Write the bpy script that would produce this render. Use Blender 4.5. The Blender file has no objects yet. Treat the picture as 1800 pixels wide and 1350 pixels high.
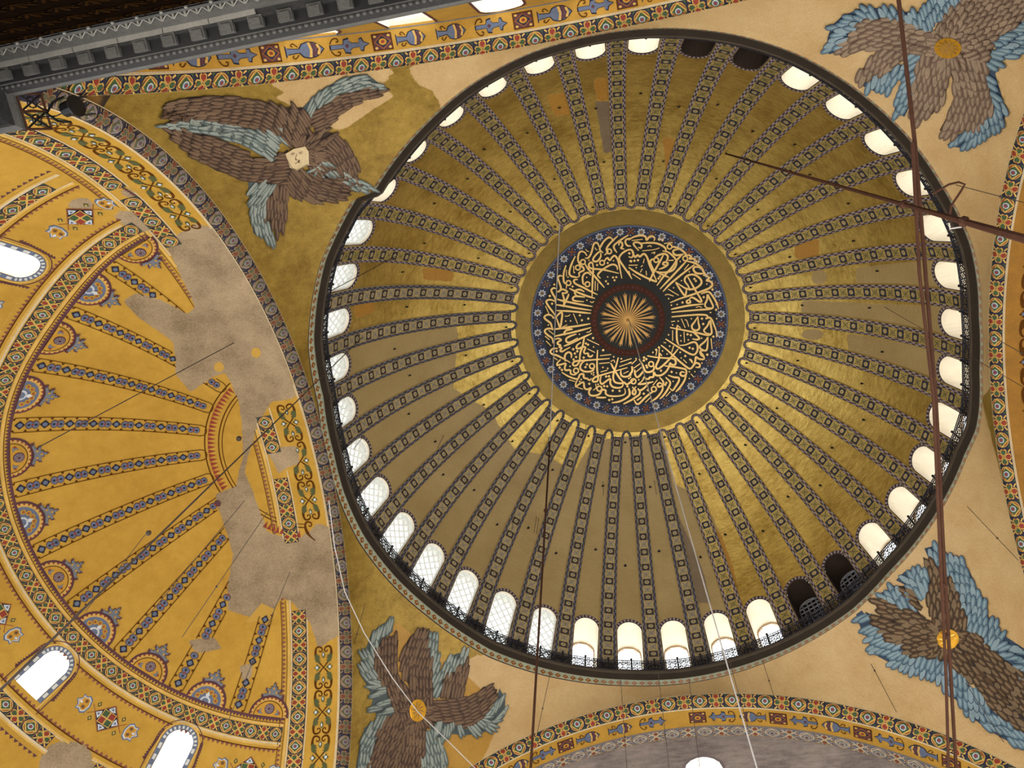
import bpy, math, random
import numpy as np
from math import pi, sin, cos, radians, sqrt, atan2, tan
rng = random.Random(7)
SC = bpy.context.scene
COL = SC.collection

# ------------------------------------------------------------------ camera
# z = 0 is the foot of the dome, x runs along the nave, y across it; the viewer stands on the floor near the north wall
CAMP = np.array([-0.2363, -12.2452, -39.5691])
FPX = 1545.3
AX, AY, YAW = 0.2902, 0.0906, -0.1750
def _rot():
    rz = np.array([[cos(YAW), -sin(YAW), 0], [sin(YAW), cos(YAW), 0], [0, 0, 1]])
    rx = np.array([[1, 0, 0], [0, cos(AX), -sin(AX)], [0, sin(AX), cos(AX)]])
    ry = np.array([[cos(AY), 0, sin(AY)], [0, 1, 0], [-sin(AY), 0, cos(AY)]])
    return rx @ ry @ rz
MR = _rot()
cam = bpy.data.cameras.new('camera'); camo = bpy.data.objects.new('camera', cam); COL.objects.link(camo)
from mathutils import Matrix, Vector
mw = Matrix.Identity(4)
for i in range(3):
    mw[i][0] = MR[0][i]; mw[i][1] = -MR[1][i]; mw[i][2] = -MR[2][i]; mw[i][3] = CAMP[i]
camo.matrix_world = mw
cam.sensor_width = 36; cam.lens = FPX / 1800 * 36; cam.clip_end = 400
SC.camera = camo

# ------------------------------------------------------------------ sky, lamps, exposure
SC.view_settings.view_transform = 'Standard'; SC.view_settings.look = 'None'
SC.view_settings.gamma = 1; SC.view_settings.use_curve_mapping = False
SC.view_settings.exposure = 0.0
W = bpy.data.worlds.new('overcast_sky'); SC.world = W; W.use_nodes = True
W.node_tree.nodes['Background'].inputs[0].default_value = (0.93, 0.96, 1.0, 1)
W.node_tree.nodes['Background'].inputs[1].default_value = 4.6
def area(name, loc, target, size, power, col):
    l = bpy.data.lights.new(name, 'AREA'); l.energy = power; l.size = size; l.color = col; l.shape = 'DISK'
    o = bpy.data.objects.new(name, l); COL.objects.link(o); o.location = loc
    o.rotation_euler = (Vector(target) - Vector(loc)).to_track_quat('-Z', 'Y').to_euler()
    return o
# floodlights on the nave cornices, thrown up at the vaults opposite
area('cornice_floodlight', (-12, -13.5, -24), (12, 14, -6), 3.0, 900, (1.0, 0.92, 0.80))
area('cornice_floodlight', (8, 13, -26), (-14, -8, -8), 3.0, 500, (1.0, 0.92, 0.78))
area('cornice_floodlight', (-6, 13, -26), (14, -12, -8), 3.0, 500, (1.0, 0.92, 0.80))
area('chandelier_glow', (0, 0, -36), (0, 0, 10), 14.0, 6000, (1.0, 0.94, 0.84))
SC.cycles.max_bounces = 6; SC.cycles.diffuse_bounces = 4; SC.cycles.glossy_bounces = 3
SC.cycles.transparent_max_bounces = 12; SC.cycles.caustics_reflective = False; SC.cycles.caustics_refractive = False
SC.cycles.sample_clamp_indirect = 4.0

# ------------------------------------------------------------------ pixel <-> ray
def proj(P):
    c = (np.atleast_2d(P) - CAMP) @ MR.T
    z = np.where(c[:, 2] > 0.5, c[:, 2], np.nan)
    return np.stack([900 + FPX * c[:, 0] / z, 675 + FPX * c[:, 1] / z], 1)
def rays(px):
    px = np.atleast_2d(np.asarray(px, float))
    d = np.stack([(px[:, 0] - 900) / FPX, (px[:, 1] - 675) / FPX, np.ones(len(px))], 1) @ MR
    return d
def hit_sphere(px, c, R):
    d = rays(px); o = CAMP - np.asarray(c, float)
    A = (d * d).sum(1); B = 2 * (d @ o); cc = o @ o - R * R
    t = (-B + np.sqrt(np.maximum(B * B - 4 * A * cc, 0))) / (2 * A)
    return CAMP + d * t[:, None]
def hit_z(px, z):
    d = rays(px); return CAMP + d * ((z - CAMP[2]) / d[:, 2])[:, None]
def hit_plane(px, n, a):
    d = rays(px); n = np.asarray(n, float); return CAMP + d * ((a - CAMP @ n) / (d @ n))[:, None]

# ------------------------------------------------------------------ surfaces
DR, DZ = 15.98, -0.62                       # dome sphere
def dome(az, el, h=0.0):
    r = (DR - h) * np.cos(el); return np.stack([r * np.cos(az), r * np.sin(az), DZ + (DR - h) * np.sin(el)], -1)
def dome_rho(z): return np.sqrt(DR * DR - (z - DZ) ** 2)
_RIM = [(-173.1, 15.1), (-162.5, 15.5), (-154.5, 15.61), (-147.9, 15.7), (-141.8, 15.63), (-136, 15.6), (-133.5, 15.1), (-125.3, 15.23),
        (-118.2, 15.35), (-111.1, 15.5), (-99.2, 15.62), (-93.3, 15.61), (-67.2, 15.74), (-58.2, 15.74), (-46.2, 15.63), (-36.4, 15.55),
        (-27.6, 15.45), (-16.4, 15.42), (-10.9, 15.28), (-4.2, 15.08), (4.8, 15.04), (12.1, 15.25), (15.3, 15.3), (20.0, 15.14),
        (31.7, 15.12), (45.8, 15.09), (55.0, 15.33), (65.7, 15.41), (78.7, 15.52), (89.5, 15.6), (100.2, 15.6), (111.0, 15.72),
        (126.4, 15.9), (132.1, 15.82), (141.1, 15.74), (149.3, 15.74), (159.3, 15.67), (168, 15.45), (175.8, 15.19)]
_ra = np.radians([a for a, _ in _RIM]); _rr = np.array([r for _, r in _RIM])
def rim(th):
    th = (np.asarray(th, float) + pi) % (2 * pi) - pi
    return np.interp(th, np.concatenate([_ra - 2 * pi, _ra, _ra + 2 * pi]), np.concatenate([_rr] * 3))
def rim_band(th): return 0.75 - 0.3 * np.cos(th) - 0.2 * np.maximum(np.sin(th), 0)
# the four great arches: outward axis, lateral axis, depth of the front edge, roll width, soffit radius, springing
ARCH = {'west': dict(n=(-1, 0, 0), s=(0, 1, 0), a=15.0, w=0.45, r=15.55, zc=-17.3),
        'north': dict(n=(0, -1, 0), s=(1, 0, 0), a=15.65, w=0.5, r=15.1, zc=-16.9),
        'east': dict(n=(1, 0, 0), s=(0, 1, 0), a=14.75, w=0.4, r=15.1, zc=-17.3),
        'south': dict(n=(0, 1, 0), s=(1, 0, 0), a=15.3, w=0.45, r=15.15, zc=-17.5)}
for A in ARCH.values(): A['n'] = np.array(A['n'], float); A['s'] = np.array(A['s'], float); A['th'] = atan2(A['n'][1], A['n'][0])
SDC, SDR = -16.0, 15.55                     # the western semidome: centre at x = SDC
def roll(A):
    def S(phi, t, h=0.0):
        w = A['w'] + h; d = A['a'] + A['w'] - w * np.cos(t * pi / 2); rad = A['r'] + A['w'] - w * np.sin(t * pi / 2)
        return A['n'] * np.asarray(d)[..., None] + A['s'] * np.asarray(rad * np.sin(phi))[..., None] + np.array([0, 0, 1.0]) * np.asarray(A['zc'] + rad * np.cos(phi))[..., None]
    return S
def soffit(A, flare=None):
    def S(phi, d, h=0.0):
        d = np.asarray(d, float); R = A['r'] - h
        rad = np.full_like(d, R) if flare is None else np.sqrt(np.maximum(R * R - np.maximum(d - flare, 0) ** 2, 0.01))
        rad = rad + 0 * np.asarray(phi)
        return A['n'] * (d + 0 * np.asarray(phi))[..., None] + A['s'] * (rad * np.sin(phi))[..., None] + np.array([0, 0, 1.0]) * (A['zc'] + rad * np.cos(phi))[..., None]
    return S
def apse(az, el, h=0.0):                    # western semidome by azimuth from the axis (towards +y) and height angle
    r = (SDR - h) * np.cos(el); return np.stack([SDC - r * np.cos(az), r * np.sin(az), -17.3 + (SDR - h) * np.sin(el)], -1)
def apse_shift(az, el):                     # the painted rings sag unevenly on this old vault
    k = np.interp(np.degrees(el), [30, 44, 52, 70], [0.2, 1, 1, 0]); return el + k * np.radians(2.8 * np.exp(-((np.degrees(az) + 52) / 24.0) ** 2))
def apse2(az, el, h=0.0): return apse(az, apse_shift(az, el), h)

RS, ZS = 21.9, -17.3
def _rs(z): return np.sqrt(np.maximum(RS * RS - (z - ZS) ** 2, 1))
KEYS = ['east', 'south', 'west', 'north']
def pend_foot(th):
    th = (np.asarray(th, float) + pi) % (2 * pi) - pi
    D = np.full(th.shape, 1e9); Z = np.zeros(th.shape)
    for A in ARCH.values():
        c = np.cos(th - A['th']); d = np.where(c > 1e-3, A['a'] / np.maximum(c, 1e-3), 1e9)
        s = A['a'] * np.tan(np.clip(th - A['th'] + 2 * pi * np.round((A['th'] - th) / (2 * pi)), -1.4, 1.4))
        rr = A['r'] + A['w']; zb = A['zc'] + np.sqrt(np.maximum(rr * rr - s * s, 0))
        m = d < D; D = np.where(m, d, D); Z = np.where(m, zb, Z)
    return D, Z
def pend_rho(th, z):
    D, zb = pend_foot(th); zt = -rim_band(th); zt = np.maximum(zt, zb + 0.05); rt = rim(th)
    t = np.clip((z - zb) / (zt - zb), -0.5, 1.5)
    return D + (rt - D) * t + (_rs(z) - (_rs(zb) * (1 - t) + _rs(zt) * t))
def pend_off(P, h):
    e = 0.02
    def G(Q): return np.hypot(Q[:, 0], Q[:, 1]) - pend_rho(np.arctan2(Q[:, 1], Q[:, 0]), Q[:, 2])
    g = np.stack([(G(P + np.eye(3)[i] * e) - G(P - np.eye(3)[i] * e)) / (2 * e) for i in range(3)], 1)
    g /= np.maximum(np.linalg.norm(g, axis=1, keepdims=True), 1e-6)
    return P - g * (np.asarray(h)[:, None] if np.ndim(h) else h)
def hit_pend(px, h=0.0):
    d = rays(px); d = d / d[:, 2:3]; zs = np.linspace(-19, -0.3, 260)
    P = CAMP + d[:, None, :] * (zs - CAMP[2])[None, :, None]
    th = np.arctan2(P[..., 1], P[..., 0]); F = np.hypot(P[..., 0], P[..., 1]) - pend_rho(th, P[..., 2])
    ok = (F > 0) & (P[..., 2] >= pend_foot(th)[1] - 0.3)
    k = np.where(ok.any(1), ok.argmax(1), 200); k = np.maximum(k, 1); i = np.arange(len(d))
    f0, f1 = F[i, k - 1], F[i, k]; u = np.clip(-f0 / np.where(abs(f1 - f0) < 1e-9, 1, f1 - f0), 0, 1)
    return pend_off(P[i, k - 1] * (1 - u[:, None]) + P[i, k] * u[:, None], h)

# ------------------------------------------------------------------ painted-area masks, traced where they lie on the walls
def in_poly(px, poly):
    x, y = px[:, 0], px[:, 1]; r = np.zeros(len(px), bool); n = len(poly)
    for i in range(n):
        x0, y0 = poly[i]; x1, y1 = poly[(i + 1) % n]
        c = ((y0 > y) != (y1 > y)) & (x < (x1 - x0) * (y - y0) / ((y1 - y0) if y1 != y0 else 1e-9) + x0); r ^= c
    return r
def sd_poly(px, poly):
    D = np.full(len(px), 1e9); n = len(poly)
    for i in range(n):
        a = np.array(poly[i], float); b = np.array(poly[(i + 1) % n], float); ab = b - a
        t = np.clip(((px - a) @ ab) / max(ab @ ab, 1e-9), 0, 1); D = np.minimum(D, np.linalg.norm(px - a - t[:, None] * ab, axis=1))
    return np.where(in_poly(px, poly), D, -D)
def mask(P, polys, soft=9.0):
    px = np.nan_to_num(proj(P), nan=-9999.0); m = np.full(len(px), -1e9)
    for q in polys: m = np.maximum(m, sd_poly(px, q))
    return np.clip(0.5 + m / (2 * soft), 0, 1)
def disc(x, y, r, n=12, ry=None): return [(x + r * cos(2 * pi * i / n), y + (ry or r) * sin(2 * pi * i / n)) for i in range(n)]
PLASTER = [[(318, 408), (345, 392), (383, 402), (411, 451), (456, 524), (491, 598), (511, 660), (522, 700), (478, 706), (455, 740), (440, 790), (430, 830),
            (450, 880), (470, 935), (520, 950), (560, 920), (590, 930), (600, 1000), (602, 1110), (560, 1140), (545, 1095), (515, 1060), (495, 1050),
            (480, 1075), (440, 1085), (400, 1072), (402, 1020), (410, 975), (385, 895), (378, 868), (415, 855), (427, 800), (425, 740), (418, 700),
            (405, 672), (395, 655), (370, 665), (335, 690), (310, 660), (305, 600), (245, 560), (215, 528), (240, 515), (285, 528), (330, 552),
            (343, 540), (315, 480), (292, 430)],
           [(468, 790), (520, 783), (528, 815), (505, 822), (490, 832)], [(65, 1335), (95, 1302), (150, 1308), (172, 1350), (170, 1380), (70, 1380)],
           [(198, 366), (230, 368), (268, 395), (260, 412), (215, 395)], [(118, 355), (150, 345), (165, 360), (150, 385), (130, 380)],
           [(212, 335), (236, 330), (240, 345), (225, 350)], [(330, 1125), (375, 1120), (390, 1140), (345, 1150)], [(420, 1170), (445, 1165), (440, 1195), (425, 1195)]]
YELLOWSPOT = [disc(450, 620, 9), disc(385, 645, 9), [(430, 1095), (460, 1060), (490, 1075), (480, 1090)]]
DOME_TAN = [[(575, 590), (700, 562), (800, 560), (805, 590), (797, 683), (862, 722), (905, 790), (960, 800), (1010, 830), (1040, 775), (1165, 760), (1185, 850),
             (1240, 880), (1275, 960), (1285, 1050), (1330, 1090), (1340, 1210), (1000, 1230), (620, 960), (550, 700)],
            [(1505, 470), (1680, 452), (1680, 520), (1505, 510)], disc(1440, 487, 14), [(1408, 528), (1690, 540), (1690, 612), (1408, 560)],
            [(1488, 586), (1680, 618), (1670, 680), (1560, 652), (1492, 614)], disc(1428, 588, 20, 12, 10)]
DOME_ORANGE = [[(960, 168), (1003, 160), (1008, 200), (975, 205)], [(1043, 140), (1075, 135), (1082, 172), (1050, 180)], [(740, 470), (798, 473), (795, 495), (745, 492)],
               [(620, 530), (658, 525), (660, 548), (625, 560)], [(1165, 240), (1188, 245), (1185, 290), (1170, 300)], [(1260, 920), (1290, 1000), (1300, 1050), (1275, 1040), (1262, 980)],
               [(1395, 430), (1440, 420), (1440, 450), (1400, 455)]]
DOME_GREY = [[(1046, 178), (1083, 178), (1084, 262), (1062, 272)], [(1150, 770), (1170, 790), (1190, 900), (1235, 1000), (1250, 1060), (1200, 1060), (1170, 900)]]
PEND_TAN = [[(715, 118), (1000, 55), (1320, -10), (1320, 60), (1000, 75), (880, 120), (775, 190), (762, 160), (738, 150), (722, 130)],
            [(480, 145), (690, 116), (690, 128), (672, 150), (690, 170), (660, 190), (600, 230), (560, 215), (500, 180)],
            [(1200, 20), (1900, -200), (1900, 500), (1725, 700), (1900, 1400), (900, 1400), (870, 1345), (845, 1150), (1000, 1160), (1400, 1000), (1700, 800), (1700, 450), (1500, 150)],
            [(775, 1180), (845, 1150), (870, 1345), (820, 1350), (800, 1310)]]
PEND_DEEP = [[(640, 1150), (700, 1095), (740, 1130), (800, 1170), (845, 1210), (870, 1290), (840, 1350), (760, 1350), (700, 1250)]]
MASKPOLY = PLASTER

# ------------------------------------------------------------------ materials
def lin(c): return tuple(((v / 255) / 12.92 if v / 255 <= 0.04045 else ((v / 255 + 0.055) / 1.055) ** 2.4) for v in c)
MATS = {}
class NT:
    def __init__(s, m): s.n = m.node_tree.nodes; s.l = m.node_tree.links
    def add(s, t, **k):
        x = s.n.new(t)
        for a, b in k.items(): setattr(x, a, b)
        return x
    def noise(s, pos, scale, detail=4, rough=0.6):
        x = s.add('ShaderNodeTexNoise'); x.inputs['Scale'].default_value = scale; x.inputs['Detail'].default_value = detail; x.inputs['Roughness'].default_value = rough
        s.l.new(pos, x.inputs['Vector']); return x.outputs['Fac']
    def ramp(s, f, a, b, lo=0.0, hi=1.0):
        x = s.add('ShaderNodeMapRange'); x.inputs[1].default_value = a; x.inputs[2].default_value = b; x.inputs[3].default_value = lo; x.inputs[4].default_value = hi
        s.l.new(f, x.inputs[0]); return x.outputs[0]
    def math(s, op, a, b):
        x = s.add('ShaderNodeMath', operation=op)
        for i, v in enumerate((a, b)):
            if isinstance(v, (int, float)): x.inputs[i].default_value = v
            else: s.l.new(v, x.inputs[i])
        return x.outputs[0]
    def mix(s, f, a, b):
        x = s.add('ShaderNodeMix', data_type='RGBA')
        for i, v in ((0, f), (6, a), (7, b)):
            if isinstance(v, (int, float)): x.inputs[i].default_value = v
            elif isinstance(v, tuple): x.inputs[i].default_value = (*v, 1)
            else: s.l.new(v, x.inputs[i])
        return x.outputs[2]
def base_mat(name):
    m = bpy.data.materials.new(name); m.use_nodes = True; t = NT(m); b = m.node_tree.nodes['Principled BSDF']
    g = t.add('ShaderNodeNewGeometry'); MATS[name] = m
    return m, t, b, g.outputs['Position']
def mul(c, k): return tuple(min(v * k, 1) for v in c)
TONE = dict(letter_gold=.95, ray_gold=.8, reveal_cream=1, lattice_white=1, reveal_lip=.8, grille_grey=.8, black_ground=.8, star_white=.85, ochre_line=.6, marble_grey=.42, marble_pale=.5, dark_marble=.5, dark_brown_paint=.3, leaf_brown=.4, wire_grey=.62, floor_marble=1, nave_marble=.8, cornice_stone=.6, cornice_shadow=.55, iron=.8, star_leaf=.8, star_leaf_bright=.95, rib_cell=.95, rib_gold=.85, rib_tan=.85, rib_tan_cell=1.0, rib_slate=.85, rib_border_light=.85, marble_recess_shade=.3, feather_brown=.5, feather_tan=.52, ring_gold=.5, mint=.75, face_paint=.75, star_gold=.7, flower_brown=.75, ring_navy=.8)
def mat(name, rgb, rough=0.75, metal=0.0, var=0.22, scale=1.3, bump=0.0, fine=14.0):
    m, t, b, pos = base_mat(name); c = mul(lin(rgb), TONE.get(name, 0.6))
    n = t.math('ADD', t.math('MULTIPLY', t.noise(pos, scale), 0.6), t.math('MULTIPLY', t.noise(pos, fine, 2), 0.4))
    f = t.ramp(n, 0.3, 0.7)
    t.l.new(t.mix(f, mul(c, 1 - var), mul(c, 1 + var)), b.inputs['Base Color'])
    b.inputs['Roughness'].default_value = rough; b.inputs['Metallic'].default_value = metal
    b.inputs['Specular IOR Level'].default_value = 0.0 if 'brown' in name else 0.25
    if bump:
        bm = t.add('ShaderNodeBump'); bm.inputs['Strength'].default_value = bump; bm.inputs['Distance'].default_value = 0.06
        t.l.new(t.noise(pos, fine, 3), bm.inputs['Height']); t.l.new(bm.outputs[0], b.inputs['Normal'])
    return m
def shell_mat(name, base, layers, metal=0.0, rough=0.7, bump=0.3, streak=None, var=0.25):
    """base colour pair plus layers (attribute, dark, light): each attribute's blob gets a crisp, slightly ragged edge"""
    m, t, b, pos = base_mat(name)
    mp = t.add('ShaderNodeMapping'); t.l.new(pos, mp.inputs[0]); mp.inputs['Scale'].default_value = streak or (1, 1, 1)
    big = t.noise(pos, 0.45, 5, 0.65); mid = t.noise(mp.outputs[0], 2.2, 5, 0.7); fine = t.noise(pos, 16.0, 3, 0.6)
    n = t.math('ADD', t.math('ADD', t.math('MULTIPLY', big, 0.45), t.math('MULTIPLY', mid, 0.4)), t.math('MULTIPLY', fine, 0.15))
    f = t.ramp(n, 0.36, 0.64); col = t.mix(f, lin(base[0]), lin(base[1])); met = None
    edge = t.math('MULTIPLY', t.math('SUBTRACT', t.noise(pos, 1.6, 5, 0.7), 0.5), 0.5)
    keep = None
    for at, c0, c1 in layers:
        a = t.add('ShaderNodeAttribute'); a.attribute_name = at
        k = t.ramp(t.math('ADD', a.outputs['Fac'], edge), 0.44, 0.56)
        f2 = t.ramp(t.math('ADD', t.math('MULTIPLY', big, 0.6), t.math('MULTIPLY', fine, 0.4)), 0.33, 0.67)
        col = t.mix(k, col, t.mix(f2, lin(c0), lin(c1)))
        inv = t.math('SUBTRACT', 1.0, k); keep = inv if keep is None else t.math('MULTIPLY', keep, inv)
    t.l.new(col, b.inputs['Base Color']); b.inputs['Roughness'].default_value = rough; b.inputs['Specular IOR Level'].default_value = 0.3
    if metal:
        if keep is None: b.inputs['Metallic'].default_value = metal
        else: t.l.new(t.math('MULTIPLY', keep, metal), b.inputs['Metallic'])
    if bump:
        bm = t.add('ShaderNodeBump'); bm.inputs['Strength'].default_value = bump; bm.inputs['Distance'].default_value = 0.12
        t.l.new(t.math('ADD', mid, t.math('MULTIPLY', fine, 0.3)), bm.inputs['Height']); t.l.new(bm.outputs[0], b.inputs['Normal'])
    return m
shell_mat('gold_mosaic_dome', ((150, 122, 54), (222, 194, 112)), [('tan', (134, 112, 70), (154, 132, 88)), ('orange', (140, 96, 36), (160, 118, 50)), ('grey', (100, 84, 66), (118, 102, 80))], metal=0.85, rough=0.36, bump=0.35, streak=(1.0, 1.0, 2.6))
shell_mat('pendentive_plaster', ((112, 86, 30), (160, 132, 60)), [('tan', (160, 128, 80), (184, 158, 114)), ('deep', (140, 102, 38), (166, 128, 58))], metal=0.35, rough=0.42, bump=0.45, streak=(1.6, 1.6, 0.7))
shell_mat('ochre_vault', ((148, 110, 30), (170, 132, 48)), [('plaster', (98, 80, 58), (158, 138, 108)), ('spot', (156, 120, 44), (172, 136, 58))], rough=0.8, bump=0.12)
shell_mat('worn_tympanum', ((92, 82, 82), (156, 144, 134)), [], rough=0.9, bump=0.2, streak=(0.5, 0.5, 1.8))
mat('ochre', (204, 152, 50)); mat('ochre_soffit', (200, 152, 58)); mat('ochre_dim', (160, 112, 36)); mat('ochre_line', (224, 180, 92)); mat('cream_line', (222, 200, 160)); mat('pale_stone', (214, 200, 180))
mat('navy', (44, 42, 62)); mat('ink', (34, 34, 48)); mat('slate_blue', (106, 116, 140)); mat('grey_blue', (120, 124, 132)); mat('deep_green', (66, 92, 56)); mat('moss', (84, 88, 48))
mat('brick_red', (150, 58, 40)); mat('dull_red', (140, 84, 66)); mat('maroon', (96, 56, 62)); mat('lilac_grey', (140, 126, 132)); mat('white_paint', (222, 222, 214)); mat('brown_line', (96, 58, 24))
mat('worn_ground', (74, 62, 54)); mat('worn_line', (156, 128, 88)); mat('worn_green', (92, 92, 68)); mat('worn_red', (120, 70, 48)); mat('worn_pale', (168, 150, 126)); mat('mint', (178, 192, 170)); mat('rose', (186, 130, 112)); mat('rust', (156, 92, 48)); mat('violet', (90, 76, 112))
mat('rib_gold', (196, 170, 96), rough=0.42, metal=0.6); mat('rib_cell', (182, 160, 96), rough=0.45, metal=0.5); mat('rib_navy', (52, 54, 66)); mat('rib_green', (88, 92, 64)); mat('rib_border_dark', (66, 52, 58)); mat('rib_border_light', (146, 132, 134))
mat('rib_tan', (156, 134, 88)); mat('rib_tan_cell', (154, 136, 90)); mat('rib_slate', (96, 96, 108)); mat('rib_dark', (62, 54, 56))
mat('ring_gold', (176, 146, 76), rough=0.4, metal=0.7, bump=0.4); mat('black_ground', (30, 32, 30), rough=0.6); mat('letter_gold', (228, 190, 118), rough=0.4, metal=0.2, var=0.12); mat('ray_gold', (206, 158, 86), rough=0.45, metal=0.2)
mat('ring_brown', (92, 58, 44)); mat('ring_navy', (50, 54, 76)); mat('star_white', (182, 186, 190)); mat('star_gold', (150, 116, 62)); mat('flower_brown', (126, 96, 70))
mat('cornice_stone', (84, 72, 58), rough=0.85, bump=0.3); mat('cornice_shadow', (52, 42, 30), rough=0.9); mat('marble_grey', (104, 102, 98), rough=0.6, var=0.3, bump=0.2); mat('marble_recess_shade', (40, 40, 40)); mat('marble_pale', (150, 146, 138), rough=0.5); mat('dark_marble', (48, 47, 46), var=0.4, bump=0.4)
mat('iron', (30, 29, 36), rough=0.55, metal=0.4); mat('iron_brown', (84, 58, 46), rough=0.6); mat('wire_grey', (196, 190, 184), rough=0.5); mat('wire_dark', (74, 62, 54), rough=0.6); mat('lamp_black', (14, 14, 16), rough=0.5)
mat('reveal_cream', (232, 222, 200), rough=0.9, var=0.08); mat('reveal_dark', (52, 38, 28), rough=0.9); mat('reveal_lip', (176, 146, 110)); mat('lattice_white', (236, 238, 236), rough=0.7, var=0.05); mat('grille_grey', (150, 150, 156), rough=0.6); mat('void_blue', (30, 32, 52))
mat('feather_edge', (50, 42, 38)); mat('umber_edge', (66, 52, 43)); mat('sage_edge', (84, 94, 94)); mat('feather_brown', (106, 84, 64)); mat('feather_tan', (142, 118, 88)); mat('feather_blue', (106, 134, 148)); mat('feather_pale', (146, 168, 176)); mat('feather_blue_edge', (62, 80, 102))
mat('feather_umber', (98, 74, 58)); mat('feather_umber_light', (128, 102, 78)); mat('feather_sage', (112, 124, 118)); mat('feather_sage_light', (160, 168, 158)); mat('feather_dusk', (128, 106, 88)); mat('feather_dusk_light', (158, 136, 112))
mat('face_paint', (206, 184, 142)); mat('face_line', (120, 92, 64)); mat('star_leaf', (206, 150, 40), rough=0.35, metal=0.6); mat('star_leaf_bright', (244, 206, 110), rough=0.3, metal=0.4)
mat('dark_brown_paint', (30, 20, 13), var=0.5, scale=2.5); mat('leaf_brown', (52, 34, 16)); mat('floor_marble', (150, 144, 136), rough=0.5); mat('nave_marble', (120, 112, 104))
def glass(name, tint, clear):
    m = bpy.data.materials.new(name); m.use_nodes = True; t = NT(m); nt = m.node_tree
    for x in list(nt.nodes): nt.nodes.remove(x)
    o = t.add('ShaderNodeOutputMaterial'); mx = t.add('ShaderNodeMixShader'); tr = t.add('ShaderNodeBsdfTransparent'); tl = t.add('ShaderNodeBsdfTranslucent')
    mx2 = t.add('ShaderNodeMixShader'); gl = t.add('ShaderNodeBsdfGlossy'); gl.inputs['Roughness'].default_value = 0.2
    tl.inputs[0].default_value = (*tint, 1); tr.inputs[0].default_value = (*[0.5 + 0.5 * v for v in tint], 1); mx.inputs[0].default_value = 1 - clear; mx2.inputs[0].default_value = 0.05
    t.l.new(tr.outputs[0], mx.inputs[1]); t.l.new(tl.outputs[0], mx.inputs[2]); t.l.new(mx.outputs[0], mx2.inputs[1]); t.l.new(gl.outputs[0], mx2.inputs[2]); t.l.new(mx2.outputs[0], o.inputs[0]); MATS[name] = m
glass('window_glass', (0.95, 0.97, 1.0), 0.8); glass('frosted_glass', (0.62, 0.68, 0.68), 0.12); glass('red_glass', (0.9, 0.3, 0.2), 0.5)

# ------------------------------------------------------------------ mesh builder
class MB:
    def __init__(s): s.v = []; s.n = 0; s.f = []; s.fm = []; s.names = []; s.attr = {}
    def mi(s, name):
        if name not in s.names: s.names.append(name)
        return s.names.index(name)
    def verts(s, P):
        P = np.asarray(P, float).reshape(-1, 3); k = s.n; s.v.append(P); s.n += len(P); return k
    def poly(s, P, m):
        k = s.verts(P); s.f.append(tuple(range(k, s.n))); s.fm.append(s.mi(m))
    def grid(s, P, m, flip=False):               # P: (rows, cols, 3)
        R, C = P.shape[:2]; k = s.verts(P); i = s.mi(m)
        for r in range(R - 1):
            for c in range(C - 1):
                a = k + r * C + c; q = (a, a + 1, a + C + 1, a + C); s.f.append(q[::-1] if flip else q); s.fm.append(i)
        return k
    def box(s, c, sx, sy, sz, m, R=None):
        c = np.asarray(c, float); v = np.array([(x, y, z) for x in (-.5, .5) for y in (-.5, .5) for z in (-.5, .5)]) * (sx, sy, sz)
        if R is not None: v = v @ np.asarray(R).T
        k = s.verts(v + c); i = s.mi(m)
        for q in ((0, 1, 3, 2), (4, 6, 7, 5), (0, 4, 5, 1), (2, 3, 7, 6), (0, 2, 6, 4), (1, 5, 7, 3)): s.f.append(tuple(k + j for j in q)); s.fm.append(i)
    def tube(s, pts, r, m, n=6, closed=False):
        pts = np.asarray(pts, float); N = len(pts); rr = np.broadcast_to(np.asarray(r, float), (N,)); k = s.n; i = s.mi(m); out = []
        for j in range(N):
            a = pts[(j - 1) % N if closed else max(j - 1, 0)]; b = pts[(j + 1) % N if closed else min(j + 1, N - 1)]; d = b - a; d = d / (np.linalg.norm(d) + 1e-9)
            u = np.cross(d, (0.13, 0.21, 1) if abs(d[2]) < 0.9 else (1, 0.2, 0.1)); u /= np.linalg.norm(u); w = np.cross(d, u)
            for q in range(n): out.append(pts[j] + rr[j] * (u * cos(2 * pi * q / n) + w * sin(2 * pi * q / n)))
        s.verts(out)
        for j in range(N if closed else N - 1):
            for q in range(n):
                a = k + j * n + q; b = k + j * n + (q + 1) % n; c = k + ((j + 1) % N) * n + (q + 1) % n; d = k + ((j + 1) % N) * n + q; s.f.append((a, b, c, d)); s.fm.append(i)
        if not closed:
            s.f.append(tuple(k + q for q in range(n))[::-1]); s.fm.append(i); s.f.append(tuple(k + (N - 1) * n + q for q in range(n))); s.fm.append(i)
    def ball(s, c, r, m, n=8, sz=1.0):
        c = np.asarray(c, float); rows = n // 2 + 1
        P = np.array([[c + r * np.array((sin(pi * a / (rows - 1)) * cos(2 * pi * b / n), sin(pi * a / (rows - 1)) * sin(2 * pi * b / n), sz * cos(pi * a / (rows - 1)))) for b in range(n + 1)] for a in range(rows)])
        s.grid(P, m)
    def mesh(s, name, smooth=False):
        me = bpy.data.meshes.new(name); V = np.concatenate(s.v) if s.v else np.zeros((0, 3)); me.from_pydata(V.tolist(), [], s.f)
        for n in s.names: me.materials.append(MATS[n])
        me.polygons.foreach_set('material_index', s.fm)
        for a, arr in s.attr.items():
            at = me.attributes.new(a, 'FLOAT', 'POINT'); at.data.foreach_set('value', np.asarray(arr, np.float32))
        if smooth: me.polygons.foreach_set('use_smooth', [True] * len(me.polygons))
        me.update(); return me
    def build(s, name, parent=None, smooth=False, **kw): return link(s.mesh(name, smooth), name, parent, **kw)
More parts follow.
